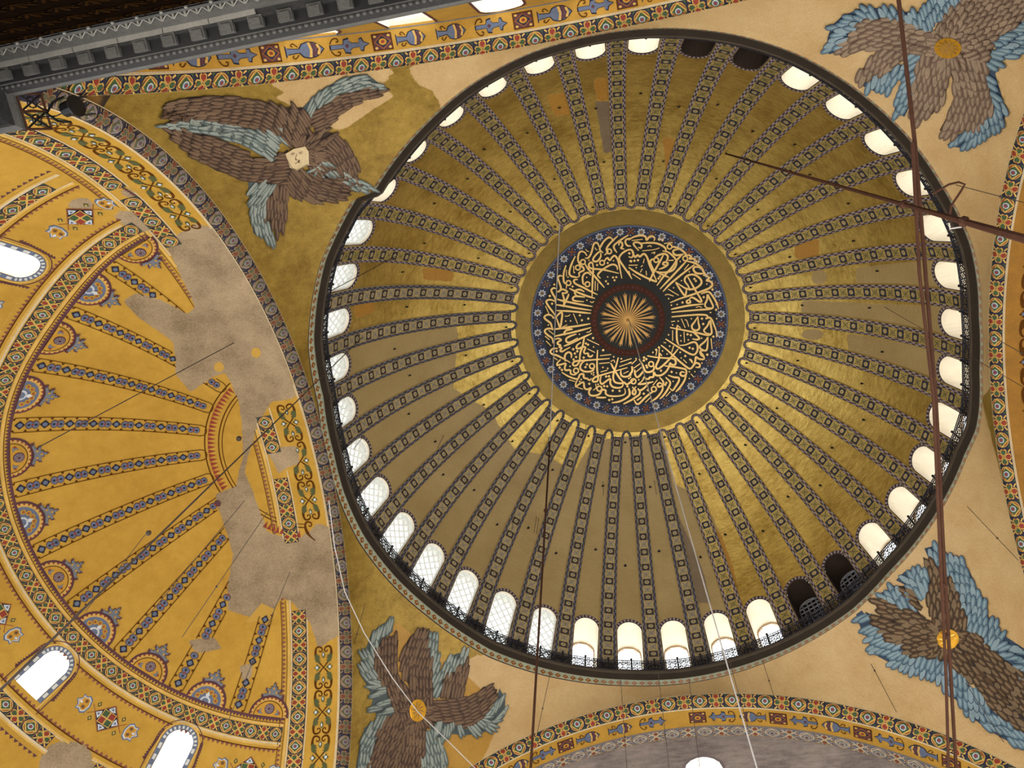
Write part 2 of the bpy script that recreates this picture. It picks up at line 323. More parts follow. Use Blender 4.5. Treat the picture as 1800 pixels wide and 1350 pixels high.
def link(me, name, parent=None, label=None, category=None, group=None, kind=None, rotz=None, loc=None):
    o = bpy.data.objects.new(name, me); COL.objects.link(o)
    if parent is not None: o.parent = parent
    if rotz is not None: o.rotation_euler = (0, 0, rotz)
    if loc is not None: o.location = loc
    for k, v in (('label', label), ('category', category), ('group', group), ('kind', kind)):
        if v: o[k] = v
    return o
def empty(name, loc=(0, 0, 0), **kw):
    return link(None, name, loc=loc, **kw)

# flat painting on a surface: 2-D figures mapped by S(u, v, h)
class Paint:
    def __init__(s, mb, S, h=0.012, clip=None, step=0.012): s.mb = mb; s.S = S; s.h = h; s.clip = clip; s.step = step
    def poly(s, pts, m, layer=0):
        p = np.asarray(pts, float); P = s.S(p[:, 0], p[:, 1], s.h + s.step * layer)
        if s.clip is not None and s.clip(P.mean(0)): return
        s.mb.poly(P, m)
    def rect(s, u0, u1, v0, v1, m, layer=0, nu=1, nv=1):
        U, V = np.meshgrid(np.linspace(u0, u1, nu + 1), np.linspace(v0, v1, nv + 1))
        P = s.S(U, V, s.h + s.step * layer)
        if s.clip is None: s.mb.grid(P, m); return
        for r in range(nv):
            for c in range(nu):
                Q = np.array([P[r, c], P[r, c + 1], P[r + 1, c + 1], P[r + 1, c]])
                if not s.clip(Q.mean(0)): s.mb.poly(Q, m)
    def stroke(s, pts, w, m, layer=0, sub=0):
        L, Rr = ribbon(pts, w, sub); hh = s.h + s.step * layer; A = s.S(L[:, 0], L[:, 1], hh); B = s.S(Rr[:, 0], Rr[:, 1], hh)
        if s.clip is not None and s.clip(A.mean(0)): return
        s.mb.grid(np.stack([A, B]), m)
def smooth_path(pts, sub):
    p = np.asarray(pts, float)
    if sub < 1 or len(p) < 3: return p
    out = []; q = np.vstack([2 * p[0] - p[1], p, 2 * p[-1] - p[-2]])
    for i in range(1, len(q) - 2):
        for k in range(sub):
            t = k / sub; a, b, c, d = q[i - 1], q[i], q[i + 1], q[i + 2]
            out.append(0.5 * ((2 * b) + (c - a) * t + (2 * a - 5 * b + 4 * c - d) * t * t + (3 * b - a - 3 * c + d) * t ** 3))
    out.append(p[-1]); return np.array(out)
def ribbon(pts, w, sub=0, taper=True):
    p = smooth_path(pts, sub); n = len(p); d = np.gradient(p, axis=0); d /= np.maximum(np.linalg.norm(d, axis=1, keepdims=True), 1e-9); nn = np.stack([-d[:, 1], d[:, 0]], 1)
    ww = np.interp(np.linspace(0, 1, n), np.linspace(0, 1, len(w)), w) if np.ndim(w) else np.full(n, w)
    return p + nn * ww[:, None] / 2, p - nn * ww[:, None] / 2
def ell(x, y, a, b=None, n=14, rot=0.0):
    b = a if b is None else b; return [(x + a * cos(t) * cos(rot) - b * sin(t) * sin(rot), y + a * cos(t) * sin(rot) + b * sin(t) * cos(rot)) for t in [2 * pi * i / n for i in range(n)]]
def dia(x, y, a, b=None): b = a if b is None else b; return [(x - a, y), (x, y - b), (x + a, y), (x, y + b)]
def heart(x, y, s, ang):                      # point towards direction ang
    base = [(0.5, 0), (0.1, 0.42), (-0.3, 0.48), (-0.5, 0.25), (-0.38, 0), (-0.5, -0.25), (-0.3, -0.48), (0.1, -0.42)]
    return [(x + s * (a * cos(ang) - b * sin(ang)), y + s * (a * sin(ang) + b * cos(ang))) for a, b in base]
# ================================================================== the dome
def bay_cols(): return np.linspace(-4.5, 4.5, 9)
WHW, WSILL, WSPR = 0.68, 0.44, 3.9            # dome windows: half width, sill, springing of the arch
def warch(y): return WSPR + math.sqrt(max(WHW * WHW - y * y, 0))
ZB = 5.0
db = MB()
for k in range(40):
    a0 = radians(9 * k); H = radians(4.5)
    zz = np.concatenate([np.linspace(0.2, WSPR, 9), WSPR + WHW * np.sin(np.linspace(0.2, pi / 2, 6)), [ZB]])
    for sgn in (-1, 1):                        # jambs either side of the opening
        cols = []
        for z in zz:
            ye = WHW if z <= WSPR else math.sqrt(max(WHW ** 2 - (z - WSPR) ** 2, 0)) if z < WSPR + WHW else 0.0
            ai = ye / dome_rho(z); cols.append(np.array([(lambda az: (dome_rho(z) * cos(az), dome_rho(z) * sin(az), z))(a0 + sgn * (ai + (H - ai) * t)) for t in np.linspace(0, 1, 5)]))
        db.grid(np.array(cols), 'gold_mosaic_dome', flip=(sgn < 0))
ez = math.asin((ZB - DZ) / DR)
az = np.linspace(0, 2 * pi, 481); el = np.linspace(ez, pi / 2 - 0.002, 70)
AZ, EL = np.meshgrid(az, el); db.grid(dome(AZ, EL), 'gold_mosaic_dome')
V = np.concatenate(db.v); db.attr = {'tan': mask(V, DOME_TAN, 5), 'orange': mask(V, DOME_ORANGE, 5), 'grey': mask(V, DOME_GREY, 5)}
ceiling = db.build('ceiling', smooth=True, kind='structure', label='great gilded dome with forty ribs rising from a ring of windows', category='dome')

# ribs: one profile, forty positions
def dome_local(u, v, h):                       # u across the rib, v up the meridian (both in metres)
    el = v / DR; return dome(u / (DR * np.maximum(np.cos(el), 0.2)), el, h)
V0, V1 = DR * math.asin((0.5 - DZ) / DR), DR * math.acos(7.42 / DR)
def rib_w(v): return np.interp(v, [V0, DR * radians(20), V1], [0.50, 0.485, 0.385])
def rib_S(u, v, h):
    w = rib_w(v); return dome_local(u * w, v, 0.05 + 0.08 * (1 - np.clip((np.abs(u) - .56) / .44, 0, 1) ** 2) + h)
def rib_meshes(tag, body, cell, navy, green, dark, light, line):
    b = MB(); vs = np.linspace(V0, V1, 60); us = np.array([-1, -1, -.92, -.75, -.57, 0, .57, .75, .92, 1, 1]); hs = np.array([-.09] + [0] * 9 + [-.09])
    U, Vv = np.meshgrid(us, vs); b.grid(rib_S(U, Vv, hs[None, :]), body)
    p = MB(); q = Paint(p, rib_S, 0.008); n = 32; L = (V1 - V0) / n
    for i in range(n):
        a = V0 + i * L; c = a + L / 2; s = L / 2 * 0.86; e = 0.5
        if i % 2:
            q.rect(-e, e, a + .03, a + L - .03, navy); q.poly(ell(0, c, 0.30, s * 0.58, 8), cell, 1); q.poly(dia(0, c, 0.15, s * 0.3), light, 2)
        else:
            q.rect(-e, e, a + .03, a + L - .03, cell)
            for sg in (-1, 1): q.poly([(-e * .85, c - sg * s * .8), (-e * .7, c - sg * s * .92), (e * .85, c + sg * s * .8), (e * .7, c + sg * s * .92)], green, 1)
            for x, y in ((0.3, 0), (-.3, 0), (0, s * .6), (0, -s * .6)): q.poly(dia(x, c + y, 0.07, 0.05), green, 1)
    for sg in (-1, 1):
        q.rect(sg * .53, sg * .58, V0, V1, line, 1, 1, 40); q.rect(sg * .93, sg * .98, V0, V1, line, 1, 1, 40)
        m = 72; l = (V1 - V0) / m
        for i in range(m):
            a = V0 + i * l
            for r, (x0, x1) in enumerate(((.59, .75), (.75, .92))):
                q.poly([(sg * x0, a), (sg * x1, a), (sg * x1, a + l), (sg * x0, a + l)], dark if (i + r) % 2 else light)
    return b.mesh('rib_' + tag, True), p.mesh('rib_mosaic_' + tag)
RIB = {'gold': rib_meshes('gold', 'rib_gold', 'rib_cell', 'rib_navy', 'rib_green', 'rib_border_dark', 'rib_border_light', 'rib_gold'),
       'tan': rib_meshes('tan', 'rib_tan', 'rib_tan_cell', 'rib_dark', 'rib_slate', 'rib_dark', 'rib_slate', 'rib_tan')}
for k in range(40):
    a = radians(9 * k + 4.5); kd = 'tan' if 84 < (9 * k + 4.5) < 207 else 'gold'
    r = link(RIB[kd][0], 'rib', ceiling, rotz=a); link(RIB[kd][1], 'mosaic', r)
# scalloped edge where the ribs end, a loop round the tip of every gore
g = 2 * pi * 7.42 / 40 / 2
def scallop_mesh(vt, k, dk, lt):
  sb = MB(); q = Paint(sb, dome_local, 0.05)
  path = [(-g - .02, vt + .12), (-g * .62, vt + .12), (-g * .42, vt + .02), (-g * .42, vt + .25 * k), (-g * .25, vt + .46 * k), (0, vt + .54 * k), (g * .25, vt + .46 * k), (g * .42, vt + .25 * k), (g * .42, vt + .02), (g * .62, vt + .12), (g + .02, vt + .12)]
  q.stroke(path, 0.15, dk, 0, 3); pp = smooth_path(path, 3)
  for i in range(0, len(pp) - 1, 2): q.stroke(pp[i:i + 2], 0.09, lt, 1)
  return sb.mesh('scallop')
SCAL = {'gold': scallop_mesh(V1 - .02, .62, 'rib_border_dark', 'rib_border_light'), 'tan': scallop_mesh(V1 - .05, 1.05, 'rib_dark', 'rib_slate')}
for k in range(40): link(SCAL['tan' if 86 < 9 * k < 205 else 'gold'], 'scallop', ceiling, rotz=radians(9 * k))
# plain gold ring between the scallops and the inscription
rg = MB(); e0, e1 = acos7 = math.acos(7.0 / DR), math.acos(6.03 / DR)
AZ, EL = np.meshgrid(np.linspace(0, 2 * pi, 161), np.linspace(e0, e1, 5)); rg.grid(dome(AZ, EL, 0.03), 'ring_gold'); rg.build('gold_ring', ceiling, True)
# hooks in the gores, from which lamps once hung
hb = MB(); hb.tube([(0.07 * cos(t), 0, -0.08 + 0.07 * sin(t)) for t in np.linspace(0, 2 * pi, 9)[:-1]], 0.025, 'iron', 5, True); hb.ball((0, 0, 0.02), 0.055, 'iron', 6); hm = hb.mesh('hook')
for k in range(40):
    for r, c in ((13.4 if k % 2 else 12.9, True), (10.0, k % 2 == 0), (7.55, k % 2 == 1)):
        if c:
            P = dome(radians(9 * k + (0.6 if k % 3 else -0.5)), math.acos(r / DR), 0.03); link(hm, 'hook', ceiling, loc=tuple(P))

# ------------------------------------------------------------------ dome windows
def arch_outline(hw, sill, spr, n=10): return [(-hw, sill), (-hw, (sill + spr) / 2)] + [(-hw * cos(t), spr + hw * sin(t)) for t in np.linspace(0, pi, n + 1)] + [(hw, (sill + spr) / 2), (hw, sill)]
OUT = arch_outline(WHW, WSILL, WSPR)
def reveal(m_in, depth=.70, lip='reveal_lip', dark=False):
    b = MB(); A = np.array([(dome_rho(z) - 0.02, y, z) for y, z in OUT]); B = np.array([(16.0 + depth, y, z) for y, z in OUT]); b.grid(np.stack([A, (A + B) / 2, B]), m_in)
    C = np.array([(16.0 + depth, y * .93, WSILL + (z - WSILL) * .975) for y, z in OUT]); b.grid(np.stack([B, C, C + (0.12, 0, 0)]), lip)
    b.grid(np.array([[(15.75, -WHW, WSILL), (15.75, WHW, WSILL)], [(16.75, -WHW, WSILL), (16.75, WHW, WSILL)]]), m_in)
    return b.mesh('window_reveal')
def surround_mesh():
    b = MB(); S = lambda y, z, h: np.stack([dome_rho(z) - h - 0.02, y, z], -1); q = Paint(b, S, 0.02); n = 26
    p = smooth_path(arch_outline(WHW + .09, WSILL, WSPR, 8), 3); q.stroke(p, 0.19, 'rib_border_dark'); 
    for i in range(0, len(p) - 2, 2): q.stroke(p[i:i + 2], 0.13, 'rib_border_light', 1)
    return b.mesh('window_surround')
def wx(x, z): return x if x > 5 else dome_rho(z) + x
def pane_mesh(x, m, hw=WHW):
    b = MB(); L = OUT[:len(OUT) // 2 + 1]; Rr = OUT[len(OUT) // 2:][::-1]; b.grid(np.array([[(wx(x, l[1]), l[0], l[1]), (wx(x, l[1]), r[0], r[1])] for l, r in zip(L, Rr)]), m); return b.mesh('pane')
def lattice_mesh(x, m, diag, w):
    b = MB()
    def inside(y, z): return WSILL <= z <= warch(min(max(y, -WHW), WHW)) and abs(y) <= WHW
    def bar(p0, p1):
        n = 40; seg = []
        for i in range(n + 1):
            t = i / n; y, z = p0[0] + (p1[0] - p0[0]) * t, p0[1] + (p1[1] - p0[1]) * t
            if inside(y, z): seg.append((wx(x, z), y, z))
        if len(seg) > 1: b.tube(seg[::6] + [seg[-1]] if len(seg) % 6 != 1 else seg[::6], w, m, 4)
    if diag:
        for c in np.arange(-5, 6, 0.56):
            bar((-WHW, 2.2 + c - WHW * 1.25), (WHW, 2.2 + c + WHW * 1.25)); bar((-WHW, 2.2 + c + WHW * 1.25), (WHW, 2.2 + c - WHW * 1.25))
    else:
        for y in np.linspace(-WHW, WHW, 6)[1:-1]: bar((y, WSILL), (y, 4.7))
        for z in np.arange(0.8, 4.6, 0.36): bar((-WHW, z), (WHW, z))
    b.tube([(wx(x, z), y * .97, z) for y, z in OUT], w, m, 4)
    return b.mesh('lattice')
REV = {'light': reveal('reveal_cream'), 'dark': reveal('reveal_dark', .8, 'reveal_dark')}
SUR = surround_mesh(); PANE = {'clear': pane_mesh(16.78, 'window_glass'), 'frost': pane_mesh(0.20, 'frosted_glass'), 'void': pane_mesh(16.88, 'void_blue')}
LAT = {'diag': lattice_mesh(0.13, 'lattice_white', True, 0.05), 'bars': lattice_mesh(16.72, 'lattice_white', False, 0.022), 'grid': lattice_mesh(16.5, 'grille_grey', False, 0.045)}
DARK = {6, 7, 32, 33}; LATT = set(range(13, 25))
for k in range(40):
    a = radians(9 * k); d = k in DARK
    w = link(REV['dark' if d else 'light'], 'window_%d' % (k + 1), kind='structure', rotz=a)
    link(SUR, 'surround', w)
    if d: link(PANE['void'], 'pane', w); link(LAT['grid'], 'lattice', w)
    elif k in LATT: link(PANE['frost'], 'pane', w); link(LAT['diag'], 'lattice', w)
    else: link(PANE['clear'], 'pane', w); link(LAT['bars'], 'lattice', w)

# ------------------------------------------------------------------ cornice at the foot of the dome, its painted band, the railing
th = np.linspace(-pi, pi, 361); ro = rim(th); rl = ro - 0.27
def ring(r, z): return np.stack([r * np.cos(th), r * np.sin(th), np.broadcast_to(z, th.shape)], -1)
cb = MB()
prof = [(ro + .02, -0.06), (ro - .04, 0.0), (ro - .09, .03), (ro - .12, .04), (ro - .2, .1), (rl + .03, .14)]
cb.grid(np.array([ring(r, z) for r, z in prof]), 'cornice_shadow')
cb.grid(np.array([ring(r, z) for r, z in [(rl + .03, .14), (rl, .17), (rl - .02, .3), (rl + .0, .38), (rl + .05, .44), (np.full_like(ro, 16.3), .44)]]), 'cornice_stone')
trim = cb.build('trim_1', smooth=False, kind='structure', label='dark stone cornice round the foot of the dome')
bb = MB(); hbn = rim_band(th); bb.grid(np.array([ring(ro + .03, -0.05), ring(ro + .03, -hbn * .5), ring(ro + .03, -hbn)]), 'mint')
NB = 250
def bandS(u, v, h): th_ = u * 2 * pi / NB; r = rim(th_) + .03 - h; return np.stack([r * np.cos(th_), r * np.sin(th_), -0.05 - v * (rim_band(th_) - .05)], -1)
q = Paint(bb, bandS, 0.008)
for i in range(NB):
    q.poly(dia(i + .5, .47, .47, .36), 'ochre_line', 0); q.poly(dia(i + .5, .47, .38, .28), 'rust' if 105 < (360 * i / NB) < 235 else 'rose', 1); q.poly(dia(i + .5, .47, .13, .1), 'cream_line', 2)
    q.rect(i, i + 1, .86, 1.0, 'navy', 1); q.rect(i, i + 1, .0, .05, 'cream_line', 1); q.rect(i, i + 1, .80, .86, 'cream_line', 1)
bb.build('painted_band', trim)
# railing: one iron panel, repeated; the panels meet at posts with knobs
pb = MB(); W_ = 1.2
def barm(p0, p1, r=0.019): pb.tube([p0, p1], r, 'iron', 4)
for z in (0.06, 0.70, 0.86): barm((0, 0, z), (W_, 0, z), 0.03)
for i in range(4):
    x0 = W_ * i / 4; x1 = W_ * (i + 1) / 4; xm = (x0 + x1) / 2
    barm((x0, 0, .06), (x1, 0, .7)); barm((x1, 0, .06), (x0, 0, .7)); barm((x0, 0, .06), (x0, 0, .86))
    for zc, rr in ((.38, .115), (.16, .07), (.6, .07), (.78, .06)): pb.tube([(xm + rr * cos(t), 0, zc + rr * sin(t)) for t in np.linspace(0, 2 * pi, 9)[:-1]], 0.019, 'iron', 4, True)
panel = pb.mesh('railing_panel')
po = MB(); po.tube([(0, 0, 0), (0, 0, .95)], .045, 'iron', 6); po.ball((0, 0, 1.0), .075, 'iron', 6); post = po.mesh('post')
rail = empty('railing', (0, 0, 0.44), label='black openwork iron railing circling the foot of the dome above the cornice', category='railing')
NP = 80
pts = [np.array([(rim(t) - .2) * cos(t), (rim(t) - .2) * sin(t), 0]) for t in [2 * pi * i / NP for i in range(NP)]]
for i in range(NP):
    a, b = pts[i], pts[(i + 1) % NP]; d = b - a
    o = link(panel, 'railing_panel', rail, loc=tuple(a), rotz=atan2(d[1], d[0])); o.scale = (np.linalg.norm(d) / W_, 1, 1)
    link(post, 'post', rail, loc=tuple(a))

# ================================================================== pendentives
PN = {('east', 'south'): 'tan painted pendentive at the south-east corner', ('south', 'west'): 'gold pendentive at the south-west corner',
      ('west', 'north'): 'gold mosaic pendentive at the north-west corner', ('north', 'east'): 'tan painted pendentive at the north-east corner'}
angs = [0, pi / 2, pi, 3 * pi / 2]
for i in range(4):
    t0, t1 = angs[i], angs[i] + pi / 2; TT = np.linspace(t0, t1, 90); NV = 44
    D, zb = pend_foot(TT); zt = np.maximum(-rim_band(TT), zb + .05); tt = np.linspace(0, 1, NV)
    Z = zb[None, :] + (zt - zb)[None, :] * tt[:, None]; R = pend_rho(np.broadcast_to(TT, Z.shape), Z)
    b = MB(); b.grid(np.stack([R * np.cos(TT), R * np.sin(TT), Z], -1), 'pendentive_plaster', flip=False)
    V = np.concatenate(b.v); b.attr = {'tan': mask(V, PEND_TAN, 5), 'deep': mask(V, PEND_DEEP, 10)}
    b.build('pendentive', smooth=True, kind='structure')

# narrow fillets closing the feet of the pendentives behind the arch rolls
for cx, cy, k1, k2 in ((-1, -1, 'west', 'north'), (-1, 1, 'west', 'south'), (1, -1, 'east', 'north'), (1, 1, 'east', 'south')):
    b = MB(); tc = atan2(cy * ARCH[k2]['a'], cx * ARCH[k1]['a'])
    for A in (ARCH[k1], ARCH[k2]):
        sg = 1 if math.sin(A['th'] - tc) > 0 else -1; cols = []
        for t in np.linspace(0, radians(9), 46):
            d = ((tc + sg * t) - A['th'] + pi) % (2 * pi) - pi; s = A['a'] * tan(d); D = A['a'] / cos(d) + .22; R2 = A['r'] + A['w']
            hi = A['zc'] + math.sqrt(max(R2 * R2 - s * s, 0)) + .35; lo = A['zc'] + math.sqrt(max((A['r'] + .04) ** 2 - s * s, 0))
            if t < radians(2): hi = max(hi, -10.8)
            cols.append([(D * cos(tc + sg * t), D * sin(tc + sg * t), z) for z in np.linspace(lo, hi, 5)])
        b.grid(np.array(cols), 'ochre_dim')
    b.build('pendentive_foot', kind='structure')

# ================================================================== painted bands
def plaster_clip(P): px = proj(P); return bool(np.isfinite(px).all() and any(in_poly(px, pl)[0] for pl in PLASTER))
def tile(q, u, v, s, t, kind, dirty=False):    # one painted tile of the bands, s long and t wide, about (u, v)
    X = lambda pts: [(u + x * s, v + y * t) for x, y in pts]
    nv, oc, gr, rd, wh = ('slate_blue', 'cream_line', 'grey_blue', 'dull_red', 'cream_line') if dirty else ('navy', 'ochre_line', 'deep_green', 'brick_red', 'white_paint')
    if dirty == 'worn': nv, oc, gr, rd, wh = 'worn_ground', 'worn_line', 'worn_green', 'worn_red', 'worn_pale'
    q.poly(X([(-.5, -.5), (.5, -.5), (.5, .5), (-.5, .5)]), nv)
    if kind:
        q.poly(X(ell(0, 0, .47, .47, 12)), oc, 1); q.poly(X(ell(0, 0, .42, .42, 12)), 'rust' if not dirty else 'lilac_grey', 2)
        q.poly(X(dia(0, 0, .46)), oc, 3); q.poly(X(dia(0, 0, .37)), gr, 4); q.poly(X(ell(0, 0, .19, .19, 8)), wh, 5); q.poly(X(ell(0, 0, .14, .14, 8)), 'slate_blue', 6); q.poly(X(ell(0, 0, .085, .085, 6)), rd, 7)
        for sx in (-1, 1):
            for sy in (-1, 1): q.poly(X([(sx * .47, sy * .47), (sx * .3, sy * .47), (sx * .47, sy * .3)]), gr, 1)
    else:
        for k, m in ((0, gr), (1, rd), (2, gr), (3, rd)):
            a = k * pi / 2; c = (.25 * cos(a), .25 * sin(a)); q.poly(X(heart(*c, .46, a + pi)), oc, 1); q.poly(X(heart(*c, .33, a + pi)), m, 2)
        for sg in (-1, 1):
            q.poly(X([(-.48, -.42 * sg), (-.42, -.48 * sg), (.48, .42 * sg), (.42, .48 * sg)]), oc, 3)
        for a in (0, pi / 2, pi, -pi / 2): q.poly(X(dia(.42 * cos(a), .42 * sin(a), .07)), 'rust', 3)
def fish(q, u, v, s, dirty=False):             # striped vase and cross lily, pointing along +u
    b, dk, st = ('slate_blue', 'ink', 'ochre_line')
    q.poly([(u - .8 * s, v - .24), (u - .72 * s, v - .12), (u - .25 * s, v - .08), (u - .25 * s, v + .08), (u - .72 * s, v + .12), (u - .8 * s, v + .24)], dk); q.poly([(u - .76 * s, v - .17), (u - .7 * s, v - .09), (u - .2 * s, v - .05), (u - .2 * s, v + .05), (u - .7 * s, v + .09), (u - .76 * s, v + .17)], b, 1)
    body = [(u + x * s, v + y) for x, y in ((-.3, -.06), (-.15, -.24), (.1, -.3), (.35, -.27), (.55, -.16), (.72, 0), (.55, .16), (.35, .27), (.1, .3), (-.15, .24), (-.3, .06))]
    q.poly(body, dk, 1); q.poly([(u + (x - u - .15 * s) * .9 + .15 * s, v + (y - v) * .88) for x, y in body], b, 2)
    for x0, m in ((.12, st), (.24, 'maroon'), (.36, 'maroon'), (.44, st)):
        hh = .26 - max(0, x0 - .2) * .33; q.poly([(u + (x0 - .05) * s, v - hh), (u + (x0 + .06) * s, v - hh), (u + (x0 + .12) * s, v), (u + (x0 + .06) * s, v + hh), (u + (x0 - .05) * s, v + hh), (u + (x0 + .02) * s, v)], m, 3)
    for sg in (-1, 1): q.stroke([(u - .3 * s, v + sg * .14), (u - .45 * s, v + sg * .26), (u - .56 * s, v + sg * .2), (u - .48 * s, v + sg * .15)], .04, 'brown_line', 1, 3)
def lily(q, u, v, s):
    pts = [(-.78, .09), (-.25, .08), (-.2, .26), (.02, .3), (0, .18), (.12, .1), (.42, .08), (.4, .22), (.52, .26), (.58, .1), (.8, 0)]
    full = [(u + x * s, v + y) for x, y in pts] + [(u + x * s, v - y) for x, y in pts[::-1]]
    q.poly(full, 'ink'); c = (u, v); q.poly([(u + (x - u) * .93, v + (y - v) * .8) for x, y in full], 'slate_blue', 1); q.poly(dia(u - .1 * s, v, .08), 'maroon', 2)
    for sg in (-1, 1): q.stroke([(u - .75 * s, v + sg * .12), (u - .62 * s, v + sg * .28), (u - .45 * s, v + sg * .3), (u - .4 * s, v + sg * .2), (u - .5 * s, v + sg * .18)], .045, 'brown_line', 1, 3)
def square_orn(q, u, v, s, t):
    R = lambda a: [(u - s * a, v - t * a), (u + s * a, v - t * a), (u + s * a, v + t * a), (u - s * a, v + t * a)]
    q.poly(R(.5), 'brown_line'); q.poly(R(.44), 'maroon', 1); q.poly(dia(u, v, s * .44, t * .44), 'rust', 2); q.poly(dia(u, v, s * .36, t * .36), 'navy', 3); q.poly(ell(u, v, s * .2, t * .2, 8), 'ochre', 4); q.poly(ell(u, v, s * .1, t * .1, 6), 'brick_red', 5)
    for sx in (-1, 1):
        for sy in (-1, 1): q.poly(ell(u + sx * s * .34, v + sy * t * .34, s * .08, t * .08, 6), 'ochre_line', 2)
def scroll(q, u, v, P, w, leaf, stem, flower):  # one period of the double scroll centred on its crossing
    for su in (-1, 1):
        for sv in (-1, 1):
            X = lambda pts: [(u + su * x * P, v + sv * y * w) for x, y in pts]
            q.stroke(X([(0, 0), (.06, .14), (.13, .28), (.20, .38), (.30, .46), (.40, .46), (.465, .38), (.47, .22), (.44, .1), (.39, .07), (.355, .15), (.37, .24), (.40, .22)]), [.05, .06, .09, .15, .13, .10, .09, .08, .07, .06, .05, .05, .03], stem, 0, 3)
            q.poly(X([(.09, .2), (.13, .44), (.19, .5), (.27, .52), (.32, .42), (.28, .3), (.27, .2), (.235, .27), (.22, .16), (.185, .27), (.15, .14), (.14, .26)]), leaf, 1)
        q.poly([(u + su * x * P, v + y * w) for x, y in ((.2, 0), (.26, .1), (.34, .06), (.36, 0), (.34, -.06), (.26, -.1))], leaf, 1); q.poly(dia(u + su * .29 * P, v, .05 * P, .05 * w), flower, 2)
    for sv in (-1, 1):
        q.poly([(u + x * P, v + sv * y * w) for x, y in ((0, .15), (.04, .3), (.09, .38), (.04, .42), (0, .55), (-.04, .42), (-.09, .38), (-.04, .3))], leaf, 1); q.poly(ell(u, v + sv * .38 * w, .035 * P, .08 * w, 8), flower, 2)
PMAX = radians(84)
def metric(S, r):                               # wraps (angle, v) as (arc length, v)
    return lambda u, v, h: S(np.asarray(u) / r, v, h)
def tile_mesh(A, S, v, s, t, kind, dirty=False):
    b = MB(); tile(Paint(b, S, 0.012), 0, v, s, t, kind, dirty); return b.mesh('tile')
def place_tiles(A, meshes, n, dphi, parent, S, v, clip, half):
    ax = np.cross((0, 0, 1.0), A['s'])
    for i in range(-n, n + 1):
        ph = (i + half) * dphi
        if clip and plaster_clip(S(np.array([ph]), np.array([v]), 0)[0]): continue
        o = link(meshes[i % 2], 'tile', parent); o.matrix_local = Matrix.Translation((0, 0, A['zc'])) @ Matrix.Rotation(ph, 4, Vector(ax)) @ Matrix.Translation((0, 0, -A['zc']))
arches = {}
SPEC = {'west': (.66, 'plain'), 'north': (.72, 'fish'), 'east': (.74, 'scroll'), 'south': (.77, 'fish')}
END = {'west': 16.0, 'north': 17.1, 'east': 18.0, 'south': 17.6}
